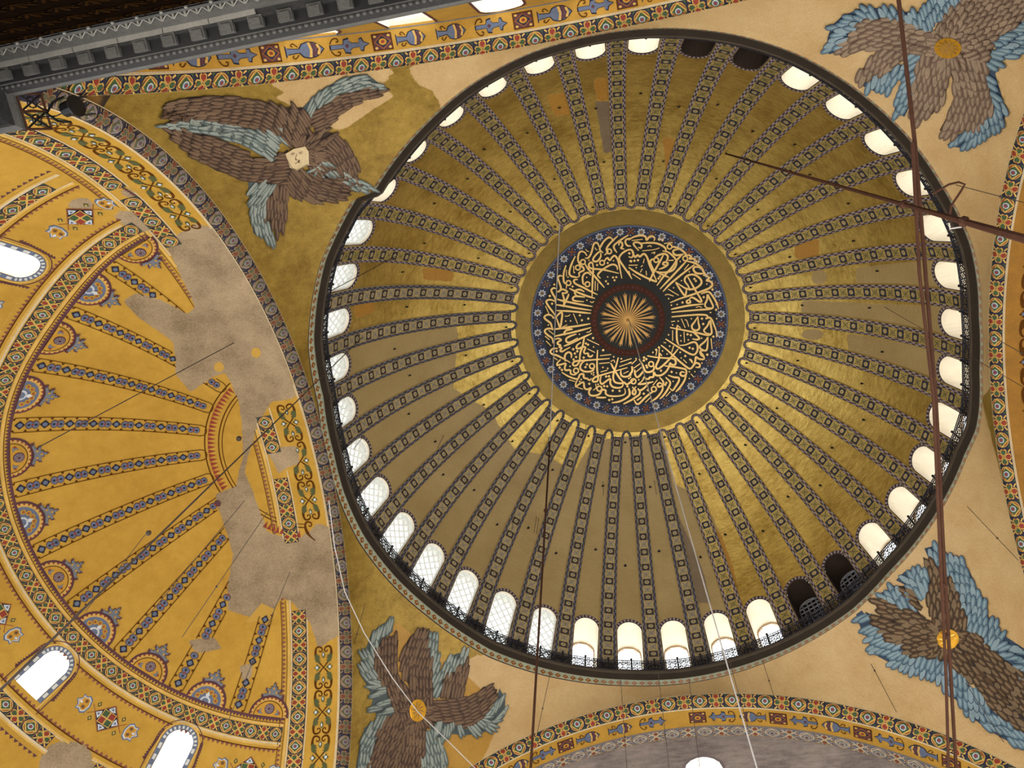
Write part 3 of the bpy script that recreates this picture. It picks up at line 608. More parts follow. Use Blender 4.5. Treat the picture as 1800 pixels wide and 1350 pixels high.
for nm, A in ARCH.items():
    b = MB(); ph = np.linspace(-pi / 2, pi / 2, 121); tt = np.linspace(0, 1, 7)
    PH, TT = np.meshgrid(ph, tt); b.grid(roll(A)(PH, TT, 0), 'navy', flip=True)
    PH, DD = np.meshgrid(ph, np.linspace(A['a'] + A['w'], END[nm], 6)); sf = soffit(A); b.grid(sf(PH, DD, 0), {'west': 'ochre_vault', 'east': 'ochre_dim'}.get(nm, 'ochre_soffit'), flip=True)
    V = np.concatenate(b.v); b.attr = {'plaster': mask(V, PLASTER, 8), 'spot': mask(V, YELLOWSPOT, 4)}
    ar = arches[nm] = b.build('arch', smooth=True, kind='structure', label={'west': 'western arch with scrolls painted on its ochre soffit', 'north': 'northern arch with striped vases painted on its soffit', 'east': 'eastern arch with brown scrolls on its soffit', 'south': 'southern arch with striped vases painted on its soffit'}[nm])
    # tile band on the roll
    tb = MB(); rmid = A['r'] + A['w'] * .35; q = Paint(tb, metric(roll(A), rmid), 0.012, plaster_clip if nm == 'west' else None); L = SPEC[nm][0]; n = int(PMAX * rmid / L)
    tset = [tile_mesh(A, metric(roll(A), rmid), .5, L * .97, .9, k, 'worn' if nm == 'west' else False) for k in (0, 1)]
    q2 = Paint(tb, metric(roll(A), rmid), 0.012)
    for v0, v1 in ((0.0, .05), (.95, 1.0)): q2.rect(-PMAX * rmid, PMAX * rmid, v0, v1, 'cream_line', 1, 110, 1)
    tbo = tb.build('tile_band', ar); place_tiles(A, tset, n, L / rmid, tbo, roll(A), .5, nm == 'west', 0)
    place_later = None; pt = MB(); sfl = soffit(A, 16.0) if nm == 'west' else soffit(A); Sm = metric(sfl, A['r']); q = Paint(pt, Sm, 0.012, plaster_clip if nm == 'west' else None); d0 = A['a'] + A['w']; M_ = PMAX * A['r']
    if nm == 'west':
        P = 1.96; n = int(M_ / P)
        for i in range(-n, n + 1): scroll(q, (i + .3) * P, 16.22, P, .82, 'moss', 'brown_line', 'star_white')
        q.rect(-M_, M_, d0 + .02, d0 + .07, 'cream_line', 0, 140, 1); q.rect(-M_, M_, 16.95, 17.0, 'cream_line', 0, 140, 1)
        L = .64; n = int(M_ / L)
        place_later = (A, [tile_mesh(A, Sm, 17.36, L * .97, .68, k) for k in (0, 1)], n, L / A['r'], sfl, 17.36, True, .5)
        q.rect(-M_, M_, 17.72, 17.78, 'cream_line', 0, 140, 1); q.rect(-M_, M_, 17.80, 17.92, 'ochre_line', 0, 140, 1)
        m = int(M_ / .2)
        for i in range(-m, m): q.poly([(i * .2, 18.16), (i * .2 + .17, 18.16), (i * .2 + .085, 18.0)], 'dull_red', 0)
        q.rect(-M_, M_, 18.18, 18.21, 'brown_line', 0, 140, 1); q.rect(-M_, M_, 17.96, 17.98, 'brown_line', 0, 140, 1)
    elif SPEC[nm][1] == 'fish':
        vm = d0 + (.42 if nm == 'north' else .5)
        if nm == 'north': sq = [(1.65 + 4.15 * i, 4.15) for i in range(5)] + [(-2.5, 4.15), (-8.25, 5.75)] + [(-8.25 - 4.55 * i, 4.55) for i in (1, 2)]
        else: sq = [(.55 + 3.8 * i, 3.8) for i in range(5)] + [(-6.1, 6.65)] + [(-6.1 - 3.8 * i, 3.8) for i in (1, 2, 3)]
        for u, P in sq:
            square_orn(q, u, vm, .82, .62); fl_ = nm == 'south' and u > 0; e = (P - .82) / 2; f_ = (lambda t: u + P - t) if fl_ else (lambda t: u + t); sg = -1 if fl_ else 1
            if P > 5: fish(q, f_(1.2), vm, .8 * sg); fish(q, f_(2.85), vm, .8 * sg); lily(q, f_(4.45), vm, .85 * sg)
            else: fish(q, f_(.41 + e * .55), vm, e * .56 * sg); lily(q, f_(.41 + e * 1.5), vm, e * .56 * sg)
        q.rect(-M_, M_, d0 + .01, d0 + .05, 'cream_line', 0, 120, 1); q.rect(-M_, M_, d0 + (.82 if nm == 'north' else 1.0), d0 + (.86 if nm == 'north' else 1.05), 'grey_blue', 0, 120, 1)
        if nm == 'south':
            L = .8; n = int(M_ / L)
            place_later = (A, [tile_mesh(A, Sm, d0 + 1.32, L * .96, .5, k, True) for k in (0, 1)], n, L / A['r'], sfl, d0 + 1.32, False, 0)
            q.rect(-M_, M_, d0 + 1.6, d0 + 1.64, 'grey_blue', 0, 120, 1)
    else:
        P = 2.1; n = int(M_ / P)
        for i in range(-n, n + 1): scroll(q, (i + .2) * P, d0 + 1.15, P, 1.0, 'brown_line', 'brown_line', 'slate_blue')
        q.rect(-M_, M_, d0 + .02, d0 + .06, 'cream_line', 0, 120, 1)
    pto = pt.build('painted_ornament', ar)
    if place_later: a_, m_, n_, dp_, s_, v_, c_, h_ = place_later; place_tiles(a_, m_, n_, dp_, pto, s_, v_, c_, h_)

# ================================================================== western semidome
SWIN = [radians(29.8 * k) for k in (-2, -1, 0, 1, 2)]
sd = MB(); HWA, E0, E1 = 0.60, radians(31.0), radians(36.2)   # window half width (m), sill, springing
ECR = E1 + 0.60 / SDR
def ap_l(azc, y, el): return apse(azc + y / (SDR * np.cos(el)), el)
edges = [-pi / 2] + [(SWIN[i] + SWIN[i + 1]) / 2 for i in range(4)] + [pi / 2]
def ewin(y): return E1 + math.sqrt(max(HWA ** 2 - y * y, 0)) / SDR
ETOP = radians(39.2)
for i, c in enumerate(SWIN):
    ys = HWA * np.sin(np.linspace(-pi / 2, pi / 2, 15))
    lo = np.array([[ap_l(c, y, e) for y in ys] for e in np.linspace(radians(8), E0, 14)]); sd.grid(lo, 'ochre_vault')
    up = np.array([[ap_l(c, y, ewin(y) + (ETOP - ewin(y)) * t) for y in ys] for t in np.linspace(0, 1, 4)]); sd.grid(up, 'ochre_vault')
    for sg, ed in ((-1, edges[i]), (1, edges[i + 1])):
        rows = []
        for e in np.concatenate([np.linspace(radians(8), E0, 14), np.linspace(E0, E1, 6)[1:], [ETOP]]):
            a0 = c + sg * HWA / (SDR * cos(min(e, E1))) if e < E1 + 1e-6 else c + sg * HWA / (SDR * cos(e)); rows.append(apse(np.linspace(a0, ed, 24), np.full(24, e)))
        sd.grid(np.array(rows), 'ochre_vault')
AZ, EL = np.meshgrid(np.linspace(-pi / 2, pi / 2, 200), np.linspace(ETOP, pi / 2, 90)); sd.grid(apse(AZ, EL), 'ochre_vault')
V = np.concatenate(sd.v); sd.attr = {'plaster': mask(V, PLASTER, 8), 'spot': mask(V, YELLOWSPOT, 4)}
semi = sd.build('semidome', smooth=True, kind='structure', label='ochre western semidome with painted ribs and patches of bare plaster')
AC = radians(74.5)
ap = MB(); q = Paint(ap, apse2, 0.012, plaster_clip); 
def arcrect(q, e0, e1, m, layer=0, a0=-80, a1=80, n=160): q.rect(radians(a0), radians(a1), radians(e0), radians(e1), m, layer, n, 1)
# the tile ring with its plain mouldings and saw-tooth edging
rr_ = SDR * cos(radians(41)); L = .575; n = int(radians(79) * rr_ / L); da = L / rr_
for i in range(-n, n + 1):
    TL = TL if i > -n else []; Sq = lambda u, v, h: apse2(np.asarray(u) / rr_, np.asarray(v) / SDR, h)
    if not plaster_clip(Sq(np.array([i * L]), np.array([radians(40.9) * SDR]), 0)[0]): tb = MB(); tile(Paint(tb, Sq, .012), i * L, radians(40.9) * SDR, L * .97, .60, i % 2 == 0); TL.append(tb)
arcrect(q, 39.35, 39.65, 'cream_line'); arcrect(q, 39.0, 39.35, 'ochre_line'); arcrect(q, 42.15, 42.6, 'ochre_line'); arcrect(q, 42.6, 42.72, 'brown_line', 0)
arcrect(q, 43.15, 43.55, 'maroon')
def saw(q, el0, el1, a0, a1, step, m, layer=0):
    k = int((a1 - a0) / step)
    for i in range(k): q.poly([(a0 + i * step, el0), (a0 + (i + .9) * step, el0), (a0 + (i + .45) * step, el1)], m, layer)
saw(q, radians(43.2), radians(42.75), radians(-80), radians(80), .0135, 'maroon')
saw(q, radians(38.45), radians(37.95), radians(-80), radians(80), .0175, 'dull_red'); arcrect(q, 38.45, 38.62, 'brown_line')
# upper arc
arcrect(q, 73.3, 73.5, 'brown_line'); arcrect(q, 75.6, 75.8, 'brown_line'); arcrect(q, 76.2, 76.35, 'brown_line'); saw(q, radians(73.9), radians(75.2), radians(-88), radians(88), .05, 'brick_red')
apo = ap.build('ring_band', semi)
for tb in TL: tb.build('tile', apo)
lf = MB()                                        # the lower ring below the windows
for i in range(-26, 27):
    rl_ = SDR * cos(radians(27.6)); TL = TL if i > -26 else []; Sq = lambda u, v, h: apse2(np.asarray(u) / rl_, np.asarray(v) / SDR, h)
    if not plaster_clip(Sq(np.array([i * .7]), np.array([radians(27.7) * SDR]), 0)[0]): tb = MB(); tile(Paint(tb, Sq, .012), i * .7, radians(27.7) * SDR, .68, .60, i % 2 == 0); TL.append(tb)
q = Paint(lf, apse2, 0.012, plaster_clip); arcrect(q, 28.9, 29.3, 'ochre_line'); arcrect(q, 28.72, 28.9, 'cream_line'); arcrect(q, 26.2, 26.6, 'cream_line'); arcrect(q, 25.9, 26.2, 'ochre_line'); saw(q, radians(25.2), radians(24.7), radians(-80), radians(80), .0175, 'maroon'); saw(q, radians(30.0), radians(30.5), radians(-80), radians(80), .0175, 'dull_red'); arcrect(q, 29.8, 30.0, 'brown_line')
lfo = lf.build('ring_band', semi)
for tb in TL: tb.build('tile', lfo)
# ribs
def rib_band(azc):
    b = MB()
    def S(u, v, h): el = np.asarray(v) / SDR; return apse2(azc + np.asarray(u) / (SDR * np.cos(np.maximum(el, 0)) + 1e-6), el, h)
    q = Paint(b, S, 0.02, plaster_clip); v0, v1 = radians(43.7) * SDR, radians(72.4) * SDR; w = .36
    k = 24; vv = np.linspace(v0, v1, k + 1)
    for i in range(k):
        for sg in (-1, 1):
            wa, wb = (w - .08 * i / k), (w - .08 * (i + 1) / k); q.poly([(sg * wa, vv[i]), (sg * (wa - .035), vv[i]), (sg * (wb - .035), vv[i + 1]), (sg * wb, vv[i + 1])], 'brown_line', 1)
    n = 8; P = (v1 - v0) / n
    for i in range(n):
        c = v0 + (i + .5) * P; s = 1 - .2 * i / n
        q.poly(dia(0, c - P * .25, .21 * s, .21), 'ink', 1); q.poly(ell(0, c - P * .25, .10 * s, .10, 8), 'slate_blue', 2)
        for sg in (-1, 1):
            q.poly(ell(0, c + P * .25 + sg * .12, .2 * s, .155, 12), 'maroon', 1); q.poly(ell(0, c + P * .25 + sg * .125, .165 * s, .125, 12), 'slate_blue', 2); q.poly(ell(0, c + P * .25 + sg * .14, .06, .06, 8), 'navy', 3)
            for vv2 in (0, .5):
                x0, y0 = sg * .26 * s, c - P * .25 + (vv2 - .25) * P; q.poly([(x0 - sg * .06, y0), (x0 + sg * .05, y0 - .07), (x0 + sg * .05, y0 + .07)], 'brown_line', 1)
        q.poly(dia(0, c + P * .25, .06, .07), 'brick_red', 3)
    q.stroke([(-w + .08, v1), (-.2, v1 + .25), (0, v1 + .33), (.2, v1 + .25), (w - .08, v1)], .035, 'brown_line', 1, 3)
    return b
for k in range(-5, 5):
    rib_band(radians(7.6 + 15.2 * k)).build('rib', semi)
# lunettes between the ribs, two designs in turn
def lunette(azc, kind):
    b = MB()
    def S(u, v, h): el = radians(43.5) + np.asarray(v) / SDR; return apse2(azc + np.asarray(u) / (SDR * np.cos(el)), el, h)
    q = Paint(b, S, 0.02, plaster_clip, .03); R = .93
    arc = lambda r: [(r * cos(t), r * sin(t)) for t in np.linspace(0, pi, 15)]
    q.poly(arc(R), 'maroon'); q.poly(arc(R * .9), 'ochre_line', 1)
    for t in np.linspace(.12, pi - .12, 13): q.poly([(R * .9 * cos(t - .08), R * .9 * sin(t - .08)), (R * .9 * cos(t + .08), R * .9 * sin(t + .08)), (R * .8 * cos(t), R * .8 * sin(t))], 'brick_red', 2)
    if kind:
        q.poly(arc(R * .74), 'slate_blue', 2)
        for t in np.linspace(.35, pi - .35, 6): q.poly(ell(R * .5 * cos(t), R * .5 * sin(t), .115, n=9), 'ochre', 3); q.poly(ell(R * .5 * cos(t), R * .5 * sin(t), .06, n=8), 'rust', 4)
        q.poly(arc(R * .26), 'star_white', 3); q.poly(arc(R * .17), 'slate_blue', 4); q.poly(dia(0, .3, .1, .16), 'star_white', 4)
    else:
        q.poly(arc(R * .76), 'ochre', 2); q.stroke(arc(R * .73), .03, 'brown_line', 3); q.poly(ell(0, R * .36, R * .25, n=14), 'maroon', 3); q.poly(ell(0, R * .36, R * .21, n=14), 'lilac_grey', 4); q.poly(ell(0, R * .36, R * .07, n=8), 'maroon', 5)
        for i in range(8): t = i * pi / 4; q.poly(ell(R * .15 * cos(t), R * .36 + R * .15 * sin(t), .028, n=6), 'maroon', 5)
        for sg in (-1, 1): q.poly([(sg * .28, .1), (sg * .38, .2), (sg * .36, .34), (sg * .46, .24), (sg * .52, .12), (sg * .42, .08)], 'grey_blue', 3); q.poly(dia(sg * .5, .18, .05, .07), 'brick_red', 4)
    fin = [(0, R + .62), (.07, R + .5), (.05, R + .42), (.17, R + .4), (.16, R + .28), (.3, R + .27), (.4, R + .33), (.38, R + .18), (.26, R + .12), (.42, R - .02), (.56, R + .02), (.52, R - .16), (.38, R - .12), (.2, R - .05), (0, R - .02)]
    f = fin + [(-x, y) for x, y in fin[::-1]]; q.poly(f, 'maroon', 1); q.poly([(x * .8, R + .2 + (y - R - .2) * .82) for x, y in f], 'grey_blue', 2)
    for x, y in ((0, R + .3), (.16, R + .12), (-.16, R + .12)): q.poly(dia(x, y, .05, .07), 'ochre', 3)
    return b
for k in range(-5, 6):
    lunette(radians(15.2 * k), k % 2 == 0).build('lunette', semi)
# square ornaments and window panels in the lower zone
def panel_orn(azc, half):
    b = MB()
    def S(u, v, h): el = radians(34.8) + np.asarray(v) / SDR; return apse2(azc + np.asarray(u) / (SDR * np.cos(el)), el, h)
    q = Paint(b, S, 0.012, None, .02); d = .58
    q.poly(dia(0, 0, d + .06), 'rust'); q.poly(dia(0, 0, d), 'ink', 1)
    for a in range(4):
        t = a * pi / 2; c, s_ = cos(t), sin(t); R = lambda x, y: (x * c - y * s_, x * s_ + y * c)
        q.poly([R(d * .96, 0), R(d * .62, d * .30), R(d * .55, .04), R(d * .55, -.04), R(d * .62, -d * .30)], 'star_white', 2); q.poly([R(d * .85, 0), R(d * .66, d * .12), R(d * .66, -d * .12)], 'slate_blue', 3)
    q.poly([(-.3, -.3), (.3, -.3), (.3, .3), (-.3, .3)], 'ochre_line', 3)
    for i, (x, y, m) in enumerate(((-.15, -.15, 'brick_red'), (.15, -.15, 'deep_green'), (.15, .15, 'brick_red'), (-.15, .15, 'deep_green'))): q.poly([(x - .12, y - .12), (x + .12, y - .12), (x + .12, y + .12), (x - .12, y + .12)], m, 4)
    for sg in (-1, 1):
        q.stroke([(sg * .6, 0), (sg * .85, .22)], .035, 'rust'); q.stroke([(sg * .6, 0), (sg * .85, -.22)], .035, 'rust')
        for sy in (-1, 1): q.poly(dia(sg * .62, sy * .33, .1, .13), 'moss'); q.poly(dia(sg * .62, sy * .33, .04, .06), 'ochre_line', 1)
        sh = [(.88, 0), (.95, .3), (1.12, .4), (1.25, .3), (1.42, .34), (1.4, .16), (1.58, 0), (1.4, -.16), (1.42, -.34), (1.25, -.3), (1.12, -.4), (.95, -.3)]
        q.poly([(sg * x, y) for x, y in sh], 'slate_blue'); q.poly([(sg * (1.2 + (x - 1.2) * .84), y * .84) for x, y in sh], 'star_white', 1); q.poly([(sg * (1.2 + (x - 1.2) * .7), y * .7) for x, y in sh], 'ochre', 2)
        for sy in (-1, 1): q.poly(ell(sg * 1.15, sy * .13, .085, n=8), 'rust', 3); q.poly(ell(sg * 1.15, sy * .13, .045, n=6), 'moss', 4)
        q.poly(dia(sg * 1.34, 0, .09, .06), 'star_white', 3)
    # border of the panel
    W2, Hh = half, radians(2.6) * SDR
    for u0, v0, u1, v1 in ((-W2, -Hh, -W2, Hh), (W2, -Hh, W2, Hh)):
        m = 12
        for i in range(m): y = v0 + (v1 - v0) * i / m; q.poly([(u0, y), (u0, y + .18), (u0 + (.12 if u0 < 0 else -.12), y + .09)], 'maroon')
        q.rect(u0 - .02, u0 + .02, v0, v1, 'brown_line', 0, 1, 8)
    return b
for a in (-74.6, -44.7, -14.9, 14.9, 44.7, 74.6): panel_orn(radians(a), 2.35).build('panel_ornament', semi)
# windows of the semidome
so = arch_outline(HWA, 0, (E1 - E0) * SDR, 10)
for i, c in enumerate(SWIN):
    b = MB(); 
    def S(u, v, h): el = E0 + np.asarray(v) / SDR; return apse(np.asarray(u) / (SDR * np.cos(np.minimum(el, E1))), el, h)
    u = np.array([p[0] for p in so]); v = np.array([p[1] for p in so]); A0 = S(u, v, -0.0); B0 = S(u, v, -.9); b.grid(np.stack([A0, B0]), 'reveal_cream'); b.grid(np.stack([A0[[0, -1]], B0[[0, -1]]]), 'reveal_cream')
    piv = np.array([SDC, 0, 0]); 
    def fin(mb):
        for j, arr in enumerate(mb.v):
            a = arr - piv; ca, sa = cos(-c), sin(-c); mb.v[j] = np.stack([a[:, 0] * ca - a[:, 1] * sa, a[:, 0] * sa + a[:, 1] * ca, a[:, 2]], 1) + piv
        return mb
    w = fin(b).build('window_%d' % (41 + i), kind='structure')
    b = MB(); q = Paint(b, S, .02); p = smooth_path(arch_outline(HWA + .11, 0, (E1 - E0) * SDR, 8), 3); q.stroke(p, .2, 'slate_blue')
    for j in range(0, len(p) - 1, 2): q.stroke(p[j:j + 2], .13, 'white_paint', 1)
    q.stroke(smooth_path(arch_outline(HWA + .27, -.25, (E1 - E0) * SDR, 8), 3), .07, 'ochre_line'); q.stroke(smooth_path(arch_outline(HWA + .42, -.4, (E1 - E0) * SDR, 8), 3), .04, 'maroon')
    fin(b).build('surround', w)
    b = MB(); b.poly(S(u, v, -.85), 'window_glass'); fin(b).build('pane', w)
    b = MB()
    for x in (-.3, 0, .3): b.tube([S(np.array(x), np.array(0.0), -.8), S(np.array(x), np.array((E1 - E0) * SDR + .5), -.8)], .018, 'lattice_white', 4)
    for y in np.arange(.3, 1.9, .35): b.tube([S(np.array(-HWA), np.array(y), -.8), S(np.array(HWA), np.array(y), -.8)], .018, 'lattice_white', 4)
    fin(b).build('lattice', w)
# eastern semidome, only its vault by the arch is seen
es = MB(); AZ, EL = np.meshgrid(np.linspace(-pi / 2, pi / 2, 60), np.linspace(radians(8), pi / 2, 30)); r = 15.1
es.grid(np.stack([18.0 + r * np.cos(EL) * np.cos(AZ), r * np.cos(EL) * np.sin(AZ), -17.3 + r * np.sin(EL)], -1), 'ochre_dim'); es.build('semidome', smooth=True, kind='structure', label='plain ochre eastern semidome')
# ================================================================== tympana under the side arches
def tympanum(nm, y, wins, m, hw, sprs):
    A = ARCH[nm]; sgn = 1 if y > 0 else -1; R = A['r'] + .3; b = MB()
    def top(x): return A['zc'] + math.sqrt(max(R * R - x * x, 0))
    xs = sorted(set([-R] + [w + s * hw * f for w in wins for s in (-1, 1) for f in (0, .3, .6, .85, 1)] + list(np.linspace(-14.5, 14.5, 30)) + [R])); zb = -17.6; zs = -10.0
    for x0, x1 in zip(xs[:-1], xs[1:]):
        xm = (x0 + x1) / 2; w = [c for c in wins if abs(xm - c) < hw]
        def col(za0, za1, zb0, zb1):
            n = 8; b.grid(np.array([[(x0, y, za0 + (zb0 - za0) * t), (x1, y, za1 + (zb1 - za1) * t)] for t in np.linspace(0, 1, n)]), m)
        if not w: col(zb, zb, top(x0), top(x1))
        else:
            c = w[0]; spr = sprs[wins.index(c)]; f = lambda x: spr + math.sqrt(max(hw * hw - (x - c) ** 2, 0)); col(zb, zb, zs, zs); col(f(x0), f(x1), top(x0), top(x1))
    return b
yN, yS = -17.05, 17.35
WN = [-9.9, -6.65, -3.15, 0, 3.15, 6.65, 9.9]; WS = [-7.0, -3.2, 0.45, 4.1, 7.9]
PN_ = [-5.6, -3.2, -3.0, -2.8, -3.0, -3.2, -5.6]; PS_ = [-8, -6.6, -4.75, -6.6, -8]
wn = tympanum('north', yN, WN, 'ochre_soffit', .85, PN_).build('wall_north', kind='structure', label='ochre wall with windows filling the northern arch')
ws = tympanum('south', yS, WS, 'worn_tympanum', .9, PS_).build('wall_south', kind='structure', label='mottled worn plaster wall filling the southern arch')
def wall_window(c, y, hw, spr, num, parent_label, colours):
    out = [(-hw, -10.0), (-hw, (spr - 10) / 2)] + [(-hw * cos(t), spr + hw * sin(t)) for t in np.linspace(0, pi, 11)] + [(hw, (spr - 10) / 2), (hw, -10.0)]
    s = 1 if y > 0 else -1; b = MB(); A0 = np.array([(c + x, y, z) for x, z in out]); b.grid(np.stack([A0, A0 + (0, s * .8, 0)]), 'reveal_cream')
    w = b.build('window_%d' % num, kind='structure'); b = MB(); b.poly(A0 + (0, s * .7, 0), 'window_glass'); b.build('pane', w)
    b = MB()
    for i in range(5): x = c - hw + hw * 2 * (i + .5) / 5; b.tube([(x, y + s * .6, -10), (x, y + s * .6, spr + .2)], .03, 'lattice_white', 4)
    for z in np.arange(-9.6, spr + .6, .5): b.tube([(c - hw, y + s * .6, z), (c + hw, y + s * .6, z)], .03, 'lattice_white', 4)
    b.build('lattice', w)
    b = MB()
    for x, z in colours: b.poly([(c + x + .09 * cos(t), y + s * .55, z + .09 * sin(t)) for t in np.linspace(0, 2 * pi, 9)[:-1]], 'red_glass')
    if colours: b.build('coloured_glass', w)
    b = MB(); o2 = [(c + x * 1.12, y - s * .02, z + (0.1 if z > spr else 0)) for x, z in out]; b.grid(np.stack([A0 + (0, -s * .02, 0), np.array(o2)]), 'maroon' if y < 0 else 'lilac_grey'); b.build('surround', w)
r2 = random.Random(3)
for i, c in enumerate(WN): wall_window(c, yN, .85, PN_[i], 46 + i, '', [(r2.uniform(-.6, .6), r2.uniform(PN_[i] - .3, PN_[i] + .6)) for _ in range(14)])
for i, c in enumerate(WS): wall_window(c, yS, .9, PS_[i], 53 + i, '', [])

# ================================================================== nave walls, cornice, floor
def cornice_run(x0, x1, y_edge, parent=None):
    """upper nave cornice seen from right below: edge fillet, egg moulding, modillions, frieze, pale slabs"""
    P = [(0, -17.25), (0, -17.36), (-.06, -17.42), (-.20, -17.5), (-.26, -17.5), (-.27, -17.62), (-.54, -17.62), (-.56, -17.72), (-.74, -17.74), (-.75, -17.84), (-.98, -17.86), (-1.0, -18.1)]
    b = MB(); ms = ['marble_grey', 'marble_grey', 'dark_marble', 'dark_marble', 'marble_grey', 'marble_recess_shade', 'marble_recess_shade', 'dark_marble', 'marble_grey', 'marble_grey', 'marble_grey']  # recess between the modillions: its shade is painted in as near-black marble
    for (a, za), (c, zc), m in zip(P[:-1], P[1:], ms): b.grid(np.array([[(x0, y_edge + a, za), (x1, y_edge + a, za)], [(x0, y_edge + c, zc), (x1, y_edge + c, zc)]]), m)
    b.grid(np.array([[(x0, y_edge, -17.25), (x1, y_edge, -17.25)], [(x0, y_edge - 2.0, -17.25), (x1, y_edge - 2.0, -17.25)]]), 'marble_grey')
    return b
tr2 = cornice_run(-17.0, 15.6, -15.42).build('trim_2', kind='structure', label='carved grey marble cornice of the north nave wall with modillions')
mb = MB(); mb.box((0, 0, 0), .36, .28, .16, 'marble_grey'); mb.box((0, .02, -.09), .26, .2, .06, 'marble_grey'); mod = mb.mesh('modillion')
for i in range(44): link(mod, 'modillion', tr2, loc=(-16.7 + i * .74, -15.9, -17.68))
mb = MB(); mb.box((0, 0, 0), .115, .12, .07, 'marble_grey'); mb.ball((0, .0, -.035), .05, 'dark_marble', 6); egg = mb
eg = MB(); 
for i in range(200): eg.ball((-16.9 + i * .162, -15.63, -17.48), .062, 'marble_grey', 6, .9)
eg.build('egg_moulding', tr2, kind='stuff')
mb = MB(); mb.box((0, 0, 0), 1.16, .2, .05, 'marble_pale'); slab = mb.mesh('marble_slab')
for i in range(8): link(slab, 'marble_slab', tr2, loc=(-16.6 + i * 1.18, -16.15, -17.77))
mb = MB()
for i in range(60): mb.tube([(-16.9 + i * .3, -16.3, -17.9), (-16.75 + i * .3, -16.42, -17.92), (-16.6 + i * .3, -16.3, -17.9)], .02, 'marble_pale', 4)
for i in range(60): mb.box((-16.9 + i * .3, -16.38, -17.9), .05, .15, .06, 'marble_pale')
mb.build('carved_frieze', tr2, kind='stuff')
# wall below, dark painted with leaves, and the tiny lamps along its top
lw = MB(); lw.grid(np.array([[(x, -16.48, z) for x in np.linspace(-17, 16, 12)] for z in (-17.9, -18.02)]), 'leaf_brown'); lw.grid(np.array([[(x, -16.5 - .0 * z, z) for x in np.linspace(-17, 16, 20)] for z in np.linspace(-18.0, -27, 8)]), 'dark_brown_paint')
lower = lw.build('wall_north', kind='structure', label='dark brown wall with painted leaves below the north cornice')
mb = MB()
q = Paint(mb, lambda u, v, h: np.stack([np.asarray(u, float), -16.5 + h + 0 * np.asarray(u), np.asarray(v, float)], -1), .02)
for i in range(24):
    for j in range(4):
        x, z = -16.6 + i * .7 + (j % 2) * .35, -18.6 - j * 1.0
        for a in (-1.1, -.55, 0, .55, 1.1): q.poly([(x + .05 * cos(a + pi / 2 + .6), z), (x + .5 * sin(a) * .8 - .06, z + .45 * cos(a)), (x + .55 * sin(a), z + .6 * cos(a)), (x + .5 * sin(a) * .8 + .08, z + .42 * cos(a))], 'leaf_brown')
mb.build('leaf_painting', lower)
mb = MB(); mb.ball((0, 0, 0), .045, 'marble_pale', 6); kb = mb.mesh('stud')
for i in range(12): link(kb, 'stud', lower, loc=(-15.4 + i * .62, -16.42, -18.25))
# western pier: cornice returning towards the apse, with its scrap of railing
pc = MB(); x0, x1, y0, y1 = -19.0, -14.63, -15.5, -14.6
pc.grid(np.array([[(x0, y1, z), (x1, y1, z), (x1, y0, z)] for z in (-17.25, -17.36)]), 'marble_grey')
pc.grid(np.array([[(x0, y0 - 1.2, -17.25), (x1, y0 - 1.2, -17.25)], [(x0, y1, -17.25), (x1, y1, -17.25)]]), 'dark_marble')
for k, (d, z) in enumerate([(0, -17.36), (.12, -17.45), (.16, -17.6), (.4, -17.65), (.42, -17.8), (.7, -17.85)][:-1]):
    d2, z2 = [(0, -17.36), (.12, -17.45), (.16, -17.6), (.4, -17.65), (.42, -17.8), (.7, -17.85)][k + 1]
    pc.grid(np.array([[(x0, y1 - d, z), (x1 - d, y1 - d, z), (x1 - d, y0 - 1.0, z)], [(x0, y1 - d2, z2), (x1 - d2, y1 - d2, z2), (x1 - d2, y0 - 1.0, z2)]]), 'marble_grey' if k in (0, 3) else 'dark_marble')
pc.grid(np.array([[(x0, y1 - .7, z), (x1 - .7, y1 - .7, z), (x1 - .7, y0 - 1, z)] for z in (-17.85, -27.0)]), 'dark_marble')
pier = pc.build('trim_3', kind='structure', label='dark marble cornice corner of the western pier')
# solid corners behind the springing of the arches
for sx, sy, ax, ay in ((-1, -1, 15.12, 15.75), (-1, 1, 15.12, 15.4), (1, -1, 14.85, 15.75), (1, 1, 14.85, 15.4)):
    kb_ = MB(); kb_.box((sx * (ax + 1), sy * (ay + 1), -14.6), 2, 2, 6.4, 'ochre'); kb_.build('corner_pier', pier)
# pier masonry between the cornice and the arches
pm = MB()
pm.grid(np.array([[(-15.0, -15.65, -17.25), (-15.0, -15.65, -16.0)], [(-19, -15.65, -17.25), (-19, -15.65, -16.0)]]), 'dark_marble')
pm.build('pier', pier)
wr = empty('wrought_railing', (-14.63, -15.05, -17.25), label='short rusty iron railing on the corner of the pier cornice', category='railing')
mb = MB()
for y in (-.45, 0, .45): mb.tube([(0, y, 0), (0, y, 1.15)], .035, 'iron_brown', 5)
for z in (.06, 1.12): mb.tube([(0, -.45, z), (0, .45, z)], .035, 'iron_brown', 5)
mb.build('frame', wr)
mb = MB()
for y0_, y1_ in ((-.45, 0), (0, .45)):
    mb.tube([(0, y0_, .06), (0, y1_, 1.12)], .028, 'iron', 5); mb.tube([(0, y1_, .06), (0, y0_, 1.12)], .028, 'iron', 5); ym = (y0_ + y1_) / 2
    mb.tube([(0, ym + .14 * cos(t), .59 + .2 * sin(t)) for t in np.linspace(0, 2 * pi, 11)[:-1]], .024, 'iron', 4, True)
mb.build('bracing', wr)
fl = empty('floodlight', (-14.35, -15.0, -16.15), label='black floodlight clamped to the iron railing at the pier corner', category='lamp')
